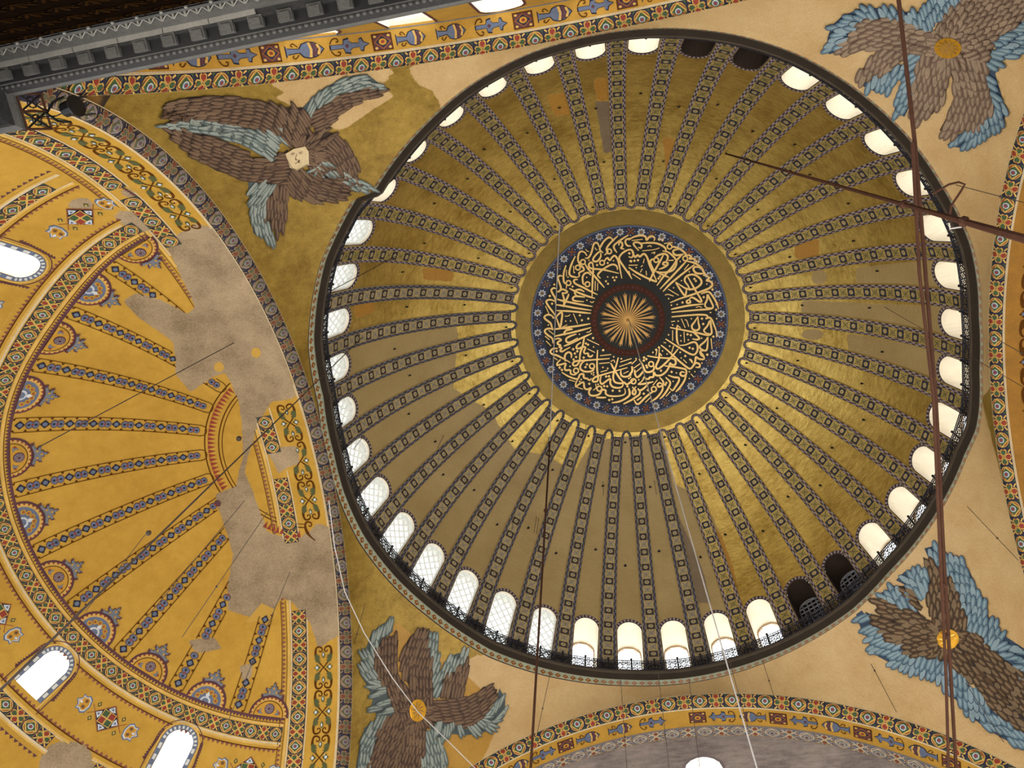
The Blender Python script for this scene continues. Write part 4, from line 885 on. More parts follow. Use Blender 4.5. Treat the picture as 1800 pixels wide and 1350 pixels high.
mb = MB(); mb.tube([(.16, .02, .1), (.2, .02, .1), (.22, .0, .08), (.5, -.03, .02), (.54, -.03, .02), (.62, -.04, 0)], [.12, .16, .2, .22, .29, .3], 'lamp_black', 10); mb.build('housing', fl)
mb = MB(); mb.tube([(-.28, .0, .0), (-.05, -.25, .05), (.3, -.33, .05)], .035, 'lamp_black', 5); mb.tube([(-.28, .0, .0), (-.05, .25, .05), (.3, .33, .05)], .035, 'lamp_black', 5); mb.build('yoke', fl)
mb = MB()
for s in (-1, 1): mb.box((.82, s * .22, .05 + .1 * s), .22, .03, .28, 'lamp_black')
mb.build('barn_door', fl)
mb = MB(); mb.box((.17, 0, .26), .2, .16, .1, 'lamp_black'); mb.tube([(.17, 0, .3), (-.1, .1, .1), (-.28, .1, -.5)], .02, 'lamp_black', 4); mb.build('ballast', fl)
gl = empty('globe_lamp', (-15.35, -14.62, -17.7), label='round pale globe lamp at the edge of the pier cornice', category='lamp')
mb = MB(); mb.ball((0, 0, 0), .17, 'marble_pale', 12); mb.build('globe', gl, True); mb = MB(); mb.tube([(0, 0, .15), (0, 0, .3)], .05, 'iron', 6); mb.build('cap', gl)
# floor and the lower walls out of sight (open arcades let the daylight in)
fb = MB(); fb.grid(np.array([[(x, y, -41.2) for x in np.linspace(-45, 45, 4)] for y in np.linspace(-30, 30, 4)]), 'floor_marble'); fb.build('floor', kind='structure')
sw = MB(); sw.grid(np.array([[(x, 16.5, z) for x in (-17, 17)] for z in (-17.6, -25)]), 'nave_marble'); sw.build('wall_south', kind='structure', label='grey marble nave wall below the southern arch')

# ================================================================== calligraphy medallion
def dome_px(h): return lambda u, v, hh: hit_sphere(np.stack([np.asarray(u, float), np.asarray(v, float)], -1), (0, 0, DZ), DR - h - hh)
def polar(r, t, h=0.0): r = np.asarray(r, float); return dome(np.asarray(t, float) + 0 * r, np.arccos(np.clip(r / DR, 0, 1)), h)
apex = polar(0.0, 0.0)
med = empty('calligraphy_medallion', tuple(apex), label='round black medallion of gold Arabic calligraphy at the crown of the dome', category='medallion')
inv = Matrix.Translation(-Vector(apex))
def mpart(b, name, parent=None, **k):
    b.v = [a - apex for a in b.v]; return b.build(name, parent or med, **k)
def ringgrid(b, r0, r1, m, h, n=120, k=2):
    T, Rr = np.meshgrid(np.linspace(0, 2 * pi, n + 1), np.linspace(r0, r1, k)); b.grid(polar(Rr, T, h), m)
b = MB(); ringgrid(b, .001, 5.42, 'black_ground', .05, 96, 10); mpart(b, 'ground')
b = MB(); ringgrid(b, 5.38, 6.05, 'ring_navy', .06, 160, 3); ringgrid(b, 5.98, 6.08, 'slate_blue', .07, 160); border = mpart(b, 'star_border')
def stars():
    out = []
    for i in range(28):
        t0 = 2 * pi * i / 28 + .05; S = lambda u, v, h, t0=t0: polar(5.70 + np.asarray(v), t0 + np.asarray(u) / 5.7, .07 + h)
        b = MB(); q = Paint(b, S, .01); q.poly([((.27 if j % 2 == 0 else .17) * cos(j * pi / 8), (.27 if j % 2 == 0 else .17) * sin(j * pi / 8)) for j in range(16)], 'star_white'); q.poly(ell(0, 0, .13, n=8), 'grey_blue', 1); q.poly(dia(0, 0, .1), 'star_gold', 2); q.poly(ell(0, 0, .035, n=6), 'brown_line', 3); mpart(b, 'star', border)
        t1 = t0 + pi / 28; S = lambda u, v, h, t0=t1: polar(5.70 + np.asarray(v), t0 + np.asarray(u) / 5.7, .07 + h)
        b = MB(); q = Paint(b, S, .01)
        for j in range(4):
            a = pi / 4 + j * pi / 2; q.poly([(.05 * cos(a - .9), .05 * sin(a - .9)), (.19 * cos(a - .3), .19 * sin(a - .3)), (.28 * cos(a), .28 * sin(a)), (.19 * cos(a + .3), .19 * sin(a + .3)), (.05 * cos(a + .9), .05 * sin(a + .9))], 'flower_brown' if i % 3 else 'rust')
            q.poly(ell(.24 * cos(a + pi / 4), .24 * sin(a + pi / 4), .035, n=6), 'star_white', 1)
        mpart(b, 'flower', border)
stars()
b = MB(); ringgrid(b, 1.95, 2.33, 'ring_brown', .07, 90); rb = mpart(b, 'brown_ring')
b = MB()
for i in range(44):
    t0 = 2 * pi * i / 44; S = lambda u, v, h: polar(2.14 + np.asarray(v), t0 + np.asarray(u) / 2.14, .075 + h); Paint(b, S, .008).poly(dia(0, 0, .09, .1), 'maroon')
mpart(b, 'ring_ornament', rb)
for i in range(32):                            # sunburst: forked rays and thin rays in turn
    t0 = 2 * pi * i / 32 + .03; b = MB(); S = lambda u, v, h: polar(np.asarray(v), t0 + np.asarray(u) / np.maximum(np.asarray(v), .05), .08 + h); q = Paint(b, S, .01)
    if i % 2 == 0:
        q.poly([(-.02, .2), (-.075, 1.35), (-.13, 1.74), (-.05, 1.55), (0, 1.82), (.05, 1.55), (.13, 1.74), (.075, 1.35), (.02, .2)], 'ray_gold')
    else: q.poly([(-.02, .2), (-.04, .9), (0, 1.72), (.04, .9), (.02, .2)], 'ray_gold')
    mpart(b, 'ray')
b = MB(); ringgrid(b, .02, .26, 'ray_gold', .10, 24); ringgrid(b, .05, .09, 'brown_line', .11, 24); mpart(b, 'boss')
T = {1: (950, 405), 2: (1105, 405), 3: (950, 505), 4: (1105, 505), 5: (950, 600), 6: (1105, 600)}
STROKES = {1:[('pen',3.6,[[1530,110,1440,190,1340,300,1305,380,1330,430,1265,490],[1450,215,1390,145,1330,150,1250,220,1200,300,1175,345,1180,390,1240,445],[1240,440,1180,415,1090,490,1040,570,1060,610,1120,610,1170,560,1195,500,1190,440],[1165,330,1130,255,1090,245,1050,280,1020,400,980,500,930,550,880,545],[920,500,880,440,820,415,770,440,745,520,745,600,765,640,790,690,850,740,855,790,800,815,760,850,770,900,720,930],[690,510,630,630,590,740,570,840,600,900,690,925,735,930],[505,690,470,800,455,900,465,1020,500,1060],[520,1070,510,1150],[430,905,380,895,345,940,380,1050,405,1140,380,1200,350,1220],[310,1150,260,1140,215,1180,240,1250,290,1340,300,1455],[885,670,950,770,1050,880,1150,1000,1265,1130],[1040,720,1030,650,990,635,955,680,980,740,1060,760,1200,770,1350,800,1550,850],[1045,700,1040,850,1030,1000,1020,1310],[1525,780,1510,710,1450,675,1370,690,1250,760,1150,850,1140,900,1190,950],[1260,620,1290,570,1330,545,1370,590,1420,530,1470,500,1520,560,1550,650,1580,800,1610,950],[1740,90,1600,180,1480,270,1450,320,1470,380,1515,440],[1800,380,1720,390,1620,450,1560,530,1570,600,1650,720,1740,850,1810,960],[1550,300,1560,240,1610,240,1620,310,1590,350,1660,370],[1810,150,1700,180,1680,240,1720,300,1790,310],[1000,890,950,840,880,850,835,920,840,1030,860,1080],[740,970,680,975,660,1010,700,1060,850,1130,1000,1210,1130,1270],[570,1145,700,1210,900,1290,1080,1345]]),
('loop',4.2,[[1360,415],[840,625],[740,735],[555,1040],[1220,640],[930,1065]]),('thin',1.5,[[890,370,920,405,960,420],[515,780,515,910],[655,700,660,830],[1085,1000,1080,1190],[1130,1040,1130,1190],[1080,340,1100,380,1130,380]]),('dot',2.3,[[1120,685,1330,645,1435,930,1500,925,1465,985,1295,1005,1335,1055,275,1070,635,1110,185,1300,1755,450,1780,605]]),('dot',1.6,[[960,590,915,930,1330,920,1445,600,545,925,670,835]])],
2:[('pen',3.8,[[0,190,100,130,230,100,330,120,355,190,400,140,460,115,515,150,500,210],[200,400,100,280,130,235,210,245,260,290,240,350,190,330],[250,255,400,245,550,255,680,310,735,370,730,420],[-10,378,60,390,90,450,95,520],[0,520,60,535,100,490,130,530,180,485,220,520,290,465,340,490,380,570,420,700,490,860,550,990],[0,730,150,830,300,910,430,970,540,1010,550,990],[0,800,50,940],[690,480,600,650,480,860,410,1010],[520,530,590,490,700,460,770,500,770,560,740,610],[740,690,680,670,700,630,770,640,760,690,680,740,600,770],[500,560,440,590,430,650,480,760,520,820],[670,405,780,430,880,510,940,590,940,680,880,780,780,820,660,830,540,810],[540,810,660,870,800,930],[1070,470,960,580,850,740,700,900,560,1090],[890,590,780,595],[840,330,920,330,1050,390,1130,470,1110,500],[1000,370,900,390,880,440,940,490,1040,480,1090,470],[1130,490,1190,490,1240,520,1200,560,1280,560,1340,610,1310,660],[1120,600,1290,640,1420,720,1490,830,1510,870,1470,890],[1140,610,1000,760,850,920,620,1160],[1300,680,1100,830,950,950,800,1080,680,1210],[1420,740,1320,720,1280,770,1330,840,1420,855,1490,850],[1490,890,1570,910,1590,950,1540,990,1620,1010,1655,1070,1600,1140,1400,1220,1200,1290,1000,1355,820,1430],[1210,1190,1180,1100,1110,1000,1130,920,1220,875,1320,885,1420,960,1440,1040,1380,1110,1280,1160,1150,1155,1050,1100,930,1020],[930,1030,1020,1170,1100,1280,1130,1260,1150,1130],[1170,920,1250,1060,1330,1200,1440,1385,1400,1410,1320,1355,1250,1325,1200,1355]]),
('loop',4.2,[[545,585],[810,320],[1120,555]]),('thin',1.6,[[60,200,280,175],[270,405,500,380,610,345],[0,690,180,685],[780,1160,990,1285],[720,1280,780,1265,890,1300],[75,860,240,970],[345,800,355,890],[1190,670,1100,780],[700,260,870,240],[370,320,430,300,450,330],[450,450,520,430,500,470],[310,560,290,650],[280,690,240,720],[270,760,230,830]]),('dot',2.5,[[600,180,670,195,50,610,115,600,185,590,1300,960,1330,1000,620,910,590,950,1660,1170,15,455]]),('dot',1.6,[[1380,635,1020,615,1200,820,150,735,890,1135,1045,995,1545,1060]])],
3:[('pen',3.6,[[430,100,450,170,470,260,455,390],[560,130,540,190,490,290,465,360],[330,95,400,55,440,40,500,60,530,95,480,115,430,105],[330,235,450,270,600,300,800,340,1030,380],[310,345,480,370,700,410,1005,455],[320,460,600,475,800,495,1000,515],[870,90,780,45,700,60,680,120,720,165],[880,195,760,180,680,180,640,220,670,265,860,285],[290,280,220,250,150,250,115,290,170,390,240,480,290,560],[310,590,350,540,400,500,430,520,420,640,390,790,350,700,310,590],[260,590,200,550,130,545,75,590,110,640,200,710,230,800,250,830],[270,830,450,810,640,825],[430,800,700,770,990,720],[630,830,520,850,470,900,490,950],[280,970,430,935,600,900,800,850,1000,795],[260,840,180,815,110,830,85,880,150,950,230,1010,250,1110],[710,925,580,970,510,1020,520,1080,590,1085,740,1000],[460,1165,600,1110,800,1010,1020,910],[870,980,850,1080,830,1180,790,1290,770,1460],[290,1030,350,1010,410,1040,350,1080,340,1120,400,1150,370,1180,420,1200,390,1250,430,1270,500,1230,590,1185],[800,1090,730,1140,710,1200,760,1210,830,1180,890,1190,860,1270,880,1310,940,1310]]),
('thin',1.5,[[650,520,735,720],[920,1025,1160,1140],[930,1215,1080,1290],[100,370,170,530],[90,965,180,1040],[110,1060,210,1160],[160,850,260,930],[480,570,540,570,590,540],[980,280,1020,300,1060,280],[910,890,970,880,1000,840],[430,790,530,740]]),('dot',2.4,[[185,170,230,325,255,600,900,1110,940,1135,650,1225,725,1265,680,1310,320,1265,820,650,945,620,1040,1005,1240,1245,780,555]]),('dot',1.6,[[595,665,920,255,155,745,770,930,1050,1180,500,670]])],
4:[('pen',3.6,[[840,435,1000,400,1200,360,1480,330],[850,495,1100,470,1400,445,1600,430,1670,390,1640,300,1590,200,1560,150,1550,250,1510,340,1540,400,1650,410],[850,585,1000,570,1300,545,1500,545,1560,570,1550,610,1520,620,1600,600,1650,650,1690,750,1730,860,1740,990],[1430,130,1530,95,1600,100,1680,200,1740,310,1780,430],[1200,230,1220,300,1160,310,1150,270,1200,240],[1370,580,1300,690,1250,760,1270,830,1350,850,1400,800,1380,700,1370,580],[820,795,1000,830,1200,870,1400,910,1560,945,1640,910,1630,780,1610,660,1560,760,1490,850,1530,905,1620,920],[1390,840,1290,880,1350,950,1400,1010,1350,1035,1260,1020],[960,750,950,900,960,1060,990,1140],[960,750,1030,810],[730,1020,900,1130,1060,1230,1200,1310,1300,1330,1360,1250,1360,1150,1320,1090,1250,1090,1120,1140,1000,1150],[1570,980,1510,1070,1410,1160,1430,1220,1530,1250,1560,1150,1570,980],[1530,1250,1420,1260,1430,1330,1480,1380],[1630,1010,1650,1220]]),
('thin',1.5,[[1040,620,1120,800],[1110,640,1150,660,1190,780],[870,850,870,1060],[1095,880,1105,1090],[895,1160,850,1290],[840,680,920,670],[1330,400,1390,380,1450,400],[690,1090,740,1100]]),('dot',2.5,[[1485,195,1065,300,1730,445,1450,620,1475,725,1165,930,1230,945,1675,975,1205,1195,1270,1215,600,1190,545,1235,1555,1330]]),('dot',1.7,[[845,355,1035,1060,790,940,810,1165,1020,1290,790,225,480,1290,1240,620,980,670,870,745,1030,955,1180,1040,1445,1005,1620,500,1740,620,960,340]])],
5:[('pen',3.6,[[340,140,250,145,195,200,230,250,330,280,450,340,590,420],[610,330,610,250,560,215,500,250,480,320,490,400],[785,340,770,400,720,470,660,480,640,440,690,395,850,380,1100,360,1370,340],[890,240,940,240,950,290,1000,300,1040,265],[1130,170,1120,350,1120,550,1140,700,1130,780,1060,800,1030,770,1080,710,1200,670,1400,610,1720,520],[1060,500,1040,570,960,600,850,590,785,530,810,440,870,395],[400,360,340,420,330,470,400,460,500,440,480,520,500,570,590,570,600,640,680,660,740,610],[420,610,530,680,650,730,740,740,780,660,850,650,860,720,930,740,970,770,1010,730],[740,750,700,830,700,900,760,850,850,810,870,920,930,950,1000,920,960,990,980,1060,1070,1075,1170,1040,1220,960,1290,970,1290,1030,1350,1075,1500,1085,1640,1060,1680,1000,1660,930],[1100,1110,1200,1112,1300,1110],[1410,1215,1560,1190,1700,1120,1770,1040,1750,920],[1640,1240,1800,1160,1870,1110],[1200,690,1180,780,1210,845,1270,810,1380,740,1380,830,1430,900,1540,920,1620,890,1640,810],[1540,320,1500,470,1450,620,1440,730,1480,810,1600,830,1650,810,1710,850,1800,800,1850,760],[1390,430,1460,560,1560,720,1640,810],[1800,660,1700,700,1620,690,1590,640,1590,570]]),
('loop',4.4,[[1020,490],[705,580],[1165,935]]),('thin',1.5,[[1180,285,1400,260],[1160,440,1370,420],[1190,605,1320,570],[720,910,840,945],[560,760,690,795],[250,310,340,370],[1580,410,1800,340],[1560,500,1800,420],[1640,640,1740,590],[1090,840,1100,920,1040,970],[1390,400,1450,370,1470,420]]),('dot',2.5,[[320,195,645,155,730,195,680,240,705,310,655,360,855,320,380,520,425,565,920,455,890,510,965,840,1300,695,1355,690,1260,885,1320,890,1565,980,1360,1160,1420,1145,1720,890,1430,975,1240,175]]),('dot',1.8,[[1050,620,1010,640,1050,665,805,755,775,795,1750,735,1780,710,585,495,1450,305,1600,345,1235,515,1330,535,1140,850]])],
6:[('pen',3.7,[[640,75,760,170,870,270,1000,390,1150,510,1220,540,1280,480,1320,380,1330,310,1400,350,1490,350,1480,280,1430,210],[1280,490,1330,430,1400,450,1400,510,1320,510],[1200,350,1240,380,1260,430],[980,150,880,270,760,400,640,510,570,545,540,490,600,350,610,240,660,290],[370,285,500,310,700,330,870,340,930,390,920,460,850,460,820,430,800,500,740,600,640,670,540,670,500,610,490,700,420,710,400,740,340,740,310,700,270,780,180,850],[710,485,850,500,1030,530,1130,560,1140,640,1110,680,1050,680,1020,640,1060,600,1110,620],[1140,680,1090,800,1000,930,930,1000],[780,670,900,710,990,720,990,790,930,890,870,970,820,930],[730,710,810,790,820,850,760,970,680,1080,615,1140],[610,710,680,790,680,860,600,900,570,860,610,820,670,850],[680,870,660,980,560,1110,430,1200],[210,345,280,480,340,600,440,600,500,550,490,460],[120,560,130,660,180,710,270,620,300,560],[180,850,300,840,490,800],[180,930,220,970,300,930,390,840],[230,960,210,1050,130,1110,0,1190],[110,1160,150,1230,210,1230,330,1110,440,1020,520,980],[70,900,140,980,120,1050,80,1030,90,970,150,890],[65,490,70,590,0,680],[0,930,20,1020,0,1100],[0,820,60,790]]),
('loop',4.4,[[445,450],[500,945],[95,790]]),('thin',1.6,[[890,85,850,220],[0,430,60,410],[60,450,160,360],[100,530,230,440],[140,610,260,510],[480,870,570,760],[740,1090,830,990],[330,1210,450,1090],[610,130,600,240],[560,180,540,280],[1080,360,1150,430],[1230,640,1290,710]]),('pen',3,[[160,1170,210,1135,260,1100]]),('dot',2.5,[[305,320,350,350,300,380,350,480,365,515,1120,290,850,605,640,580,745,820,725,860,380,965,300,1035,1555,265]]),('dot',1.6,[[945,625,600,120,550,165,480,215,760,250,1020,215,815,95,1200,600,1310,600,1200,735,1450,430,880,790,1040,330,670,190,200,760,145,340]])]}
def letters():
    for t, data in STROKES.items():
        ox, oy = T[t]
        for kind, w, items in data:
            for s in items:
                b = MB(); pts = [(ox + x / 11.25, oy + y / 11.25) for x, y in zip(s[::2], s[1::2])]
                q = Paint(b, dome_px(.07), .01)
                if kind == 'dot':
                    for x, y in pts: 
                        b = MB(); q = Paint(b, dome_px(.07), .012); q.poly([(x - w, y), (x, y - w), (x + w, y), (x, y + w)], 'letter_gold', 1); mpart(b, 'dot', group=None)
                    continue
                if kind == 'loop': (x, y), r = pts[0], w; pts = [(x + r * cos(a), y + r * sin(a)) for a in np.linspace(0, 2 * pi, 13)]; q.stroke(pts, 2.6, 'letter_gold', 1); mpart(b, 'letter'); continue
                n = len(pts); q.stroke(pts, [w * .55, w * .9, w * .88, w * .95, w * .88, w * .45] if kind == 'pen' else w, 'letter_gold', 2 if kind == 'pen' else 0, 4); mpart(b, 'letter' if kind == 'pen' else 'vowel_mark')
letters()

# ================================================================== the four six-winged figures on the pendentives
def area_pts(poly, dx, dy, ang, jit, rr):
    """staggered points inside a traced outline, in rows across the flow"""
    p = np.array(poly, float); c = p.mean(0); ca, sa = cos(ang), sin(ang); Rm = np.array([[ca, sa], [-sa, ca]]); q = (p - c) @ Rm.T; out = []
    for i, u in enumerate(np.arange(q[:, 0].min(), q[:, 0].max() + dx, dx)):
        for v in np.arange(q[:, 1].min() - dy, q[:, 1].max() + dy, dy):
            pt = np.array((u + rr.uniform(-jit, jit) * dx, v + (i % 2) * dy / 2 + rr.uniform(-jit, jit) * dy)); out.append(pt @ Rm + c)
    out = np.array(out); return out[in_poly(out, poly)]
def pxS(u, v, h): return hit_pend(np.stack([np.asarray(u, float), np.asarray(v, float)], -1), h)
FSH = [(-.12, -.34), (.2, -.5), (.66, -.48), (.9, -.30), (1, 0), (.9, .30), (.66, .48), (.2, .5), (-.12, .34)]
def feather_polys(x, y, a, L, Wd):
    def X(sx, sy): return [(x + L * fx * sx * cos(a) - Wd * fy * sy * sin(a), y + L * fx * sx * sin(a) + Wd * fy * sy * cos(a)) for fx, fy in FSH]
    tip = [(-.05, -.1), (.3, -.2), (.72, -.14), (.8, 0), (.72, .14), (.3, .2), (-.05, .1)]
    return X(1, 1), X(.95, .80), [(x + L * fx * cos(a) - Wd * fy * sin(a), y + L * fx * sin(a) + Wd * fy * cos(a)) for fx, fy in tip]
def seraph(label, centre, wings, cols, single, seed):
    lim = 280
    rr = random.Random(seed); base = hit_pend(np.array([centre], float), .03)[0]; e = empty('seraph_figure', tuple(base), label=label, category='mural', group=None)
    tot = 0
    for poly, kind, flow, dx, dy, L, Wd in wings:
        edge, mid, hi = cols[kind]; b = MB(); pl = np.array(poly, float)
        # outline densified so the painted wing follows the curved wall; filled as a fan of strips
        dens = []
        for i in range(len(pl)):
            a_, b_ = pl[i], pl[(i + 1) % len(pl)]; n = max(1, int(np.linalg.norm(b_ - a_) / 14)); dens += [a_ + (b_ - a_) * t / n for t in range(n)]
        step = 12; x0, y0 = pl.min(0); x1, y1 = pl.max(0); gx = np.arange(x0, x1 + step, step); gy = np.arange(y0, y1 + step, step)
        GX, GY = np.meshgrid(gx, gy); flat = np.stack([GX.ravel(), GY.ravel()], 1)
        from mathutils.geometry import delaunay_2d_cdt
        inner = flat[(sd_poly(flat, poly) > 4)]
        vin = [Vector(p) for p in dens] + [Vector(p) for p in inner]
        ed = [(i, (i + 1) % len(dens)) for i in range(len(dens))]
        ov, oe, of, *_ = delaunay_2d_cdt(vin, ed, [list(range(len(dens)))], 1, 1e-4)
        P = pxS([v[0] for v in ov], [v[1] for v in ov], .02) - base; k = b.verts(P)
        for f in of: b.f.append(tuple(k + i for i in f)); b.fm.append(b.mi(edge))
        wo = b.build('wing', e)
        # feathers
        fx = np.array(flow, float); mean = atan2(sum(f[3] for f in flow), sum(f[2] for f in flow))
        pts = area_pts(poly, dx, dy, mean, .12, rr)
        if not len(pts): continue
        items = []
        for p in pts:
            w = 1 / (((fx[:, :2] - p) ** 2).sum(1) + 60); d = (fx[:, 2:] / np.linalg.norm(fx[:, 2:], axis=1, keepdims=True) * w[:, None]).sum(0); a = atan2(d[1], d[0]) + rr.uniform(-.06, .06)
            items.append((p[0] - L * .45 * cos(a), p[1] - L * .45 * sin(a), a))
        allp = []; lens = []
        for x, y, a in items:
            s = rr.uniform(.88, 1.1)
            for pp in feather_polys(x, y, a, L * s, Wd): allp += pp; lens.append(len(pp))
        allp = np.array(allp); hs = []
        for j, (x, y, a) in enumerate(items):
            jit = rr.uniform(0, .012)
            hs += [.035 + jit + .045 * (fx_ + .12) for fx_, _ in FSH] + [.045 + jit + .045 * (fx_ + .12) for fx_, _ in FSH] + [.055 + jit + .045 * (fx_ + .12) for fx_ in (-.05, .3, .72, .8, .72, .3, -.05)]
        Q = pend_off(hit_pend(allp, 0.0), np.array(hs)) - base; k = 0; mb = MB()
        for j in range(len(items)):
            if single: mb = MB()
            if j == 0: rest = []
            for li, m in ((0, edge), (1, mid), (2, hi)):
                n = lens[j * 3 + li]; mb.poly(Q[k:k + n], m if not (li == 1 and rr.random() < .18) else hi); k += n
            if single and tot < lim: mb.build('feather', wo); tot += 1; mb = MB()
            elif single: rest.append(mb)
        if not single: mb.build('plumage', wo, kind='stuff')
        elif rest:
            big = MB()
            for m1 in rest:
                o0 = big.n
                for arr in m1.v: big.verts(arr)
                for fc, fi in zip(m1.f, m1.fm): big.f.append(tuple(o0 + z for z in fc)); big.fm.append(big.mi(m1.names[fi]))
            big.build('plumage', wo, kind='stuff')
    return e, base
BRN = {'b': ('feather_edge', 'feather_brown', 'feather_tan'), 'u': ('feather_blue_edge', 'feather_blue', 'feather_pale')}
UMB = {'b': ('umber_edge', 'feather_umber', 'feather_umber_light'), 'u': ('sage_edge', 'feather_sage', 'feather_sage_light')}
DUS = {'b': ('feather_umber', 'feather_dusk', 'feather_dusk_light'), 'u': ('feather_blue_edge', 'feather_blue', 'feather_pale')}
def rad(c, poly, k=1.0):                        # flow straight away from the centre
    return [(x, y, x - c[0], y - c[1]) for x, y in poly[::2]]
c = (1667, 1120); B = 15, 9.6, 27, 11.5
w1 = [(1622, 979), (1640, 988), (1656, 1000), (1672, 1020), (1683, 1040), (1690, 1060), (1697, 1085), (1704, 1112), (1688, 1112), (1668, 1100), (1650, 1105), (1640, 1085), (1632, 1065), (1632, 1040), (1634, 1010)]
w2 = [(1535, 1055), (1550, 1050), (1568, 1058), (1578, 1070), (1615, 1075), (1622, 1085), (1650, 1105), (1648, 1120), (1600, 1100), (1560, 1083), (1545, 1075)]
w3 = [(1521, 1075), (1540, 1085), (1560, 1090), (1600, 1092), (1640, 1098), (1650, 1110), (1648, 1130), (1657, 1158), (1630, 1158), (1600, 1153), (1585, 1140), (1565, 1125), (1545, 1105), (1530, 1095)]
w4 = [(1652, 1135), (1675, 1115), (1720, 1112), (1730, 1130), (1755, 1150), (1775, 1165), (1800, 1185), (1860, 1240), (1860, 1330), (1800, 1290), (1765, 1265), (1740, 1240), (1715, 1205), (1690, 1180), (1660, 1160)]
w2b = [(1570, 1030), (1590, 1030), (1607, 1042), (1617, 1060), (1620, 1074), (1605, 1062), (1590, 1046)]
b1 = [(1625, 964), (1640, 960), (1655, 965), (1668, 975), (1690, 985), (1705, 1005), (1712, 1020), (1720, 1040), (1733, 1055), (1738, 1085), (1757, 1095), (1755, 1110), (1800, 1140), (1860, 1190), (1860, 1240), (1800, 1190), (1775, 1165), (1755, 1150), (1730, 1130), (1720, 1112), (1704, 1112), (1697, 1085), (1690, 1060), (1683, 1040), (1672, 1020), (1656, 1000), (1640, 985), (1632, 980)]
b2 = [(1575, 1020), (1590, 1005), (1615, 998), (1628, 1005), (1633, 1025), (1630, 1045), (1620, 1057), (1610, 1045), (1595, 1030)]
b3 = [(1540, 1050), (1555, 1038), (1575, 1035), (1595, 1045), (1610, 1062), (1615, 1075), (1580, 1068), (1560, 1060)]
b4 = [(1505, 1080), (1515, 1073), (1530, 1095), (1545, 1105), (1565, 1125), (1585, 1140), (1600, 1153), (1630, 1158), (1655, 1158), (1690, 1190), (1715, 1215), (1740, 1245), (1770, 1270), (1800, 1290), (1860, 1330), (1860, 1350), (1780, 1308), (1740, 1285), (1700, 1255), (1680, 1230), (1660, 1215), (1655, 1195), (1625, 1190), (1600, 1180), (1570, 1168), (1545, 1155), (1530, 1140), (1535, 1130), (1515, 1110)]
se, base = seraph('brown and blue six-winged figure with shining gold star on the south-east pendentive', c, [
    (b1, 'u', [(1650, 980, -.3, -1), (1700, 1020, -.2, -1), (1740, 1090, .3, -1), (1800, 1150, 1, .1)], *B), (b2, 'u', [(1580, 1025, -1, -.3), (1620, 1010, -.1, -1)], *B), (b3, 'u', [(1545, 1050, -1, -.3), (1580, 1045, -.3, -1)], *B),
    (b4, 'u', [(1520, 1090, -.8, .4), (1560, 1150, -.9, .4), (1620, 1180, -.3, 1), (1680, 1220, .15, 1), (1760, 1290, .8, .8)], *B),
    (w4, 'b', [(1690, 1140, 1, .6), (1740, 1170, 1, .75), (1700, 1190, .6, 1), (1800, 1240, 1, .8)], *B), (w3, 'b', [(1540, 1090, -1, -.25), (1600, 1120, -1, -.05), (1630, 1150, -.9, .2)], *B), (w2, 'b', [(1560, 1065, -1, -.25), (1620, 1090, -1, -.35)], *B), (w2b, 'b', [(1590, 1040, -1, -.6)], *B),
    (disc(1665, 1118, 34), 'b', rad(c, disc(1665, 1118, 34)), *B), (w1, 'b', [(1630, 990, -.35, -1), (1660, 1050, .05, -1), (1690, 1100, .2, -1)], *B)], BRN, True, 1)
def star(e, base, c, rx, ry, pts, m0, m1, rot=0.0, h0=.11):
    b = MB(); q = Paint(b, pxS, h0); q.poly(ell(c[0], c[1], rx, ry, 20), m0); 
    for j in range(pts):
        a = 2 * pi * j / pts + rot; q.poly([c, (c[0] + rx * .42 * cos(a - .36), c[1] + ry * .42 * sin(a - .36)), (c[0] + rx * .92 * cos(a), c[1] + ry * .92 * sin(a))], m1, 2); q.poly([c, (c[0] + rx * .92 * cos(a), c[1] + ry * .92 * sin(a)), (c[0] + rx * .42 * cos(a + .36), c[1] + ry * .42 * sin(a + .36))], m0, 2)
    b.v = [a - base for a in b.v]; b.build('star_cover', e, label='gilded star covering the face')
star(se, base, (1668, 1124), 20, 18, 10, 'star_leaf', 'star_leaf_bright')
c = (1672, 82)
v1 = [(1468, 90), (1480, 78), (1495, 55), (1510, 40), (1540, 30), (1575, 33), (1610, 45), (1640, 60), (1655, 75), (1650, 92), (1610, 95), (1570, 85), (1530, 85), (1500, 92), (1478, 98)]
v2 = [(1503, 142), (1520, 115), (1535, 97), (1560, 87), (1590, 92), (1610, 95), (1590, 105), (1570, 118), (1555, 130), (1530, 138), (1510, 147)]
v3 = [(1605, 205), (1600, 180), (1605, 150), (1615, 110), (1630, 95), (1650, 95), (1665, 120), (1668, 145), (1660, 175), (1640, 200), (1615, 212)]
v4 = [(1652, 228), (1665, 205), (1678, 185), (1680, 160), (1672, 130), (1690, 110), (1720, 100), (1740, 115), (1735, 140), (1745, 190), (1735, 200), (1725, 220), (1700, 225), (1680, 235), (1662, 240)]
v5 = [(1640, 55), (1650, 35), (1690, 0), (1720, -40), (1850, -40), (1850, 0), (1800, 35), (1770, 55), (1750, 70), (1740, 115), (1715, 100), (1690, 85), (1690, 70)]
u1 = [(1453, 90), (1455, 65), (1462, 45), (1480, 28), (1510, 15), (1550, 13), (1590, 20), (1620, 22), (1630, 10), (1640, 0), (1660, -30), (1720, -40), (1690, 0), (1665, 30), (1640, 45), (1640, 60), (1610, 45), (1575, 33), (1540, 30), (1510, 40), (1495, 55), (1480, 78), (1468, 92), (1458, 95)]
u2 = [(1512, 148), (1530, 140), (1555, 130), (1585, 115), (1592, 120), (1575, 145), (1560, 160), (1545, 163), (1525, 155)]
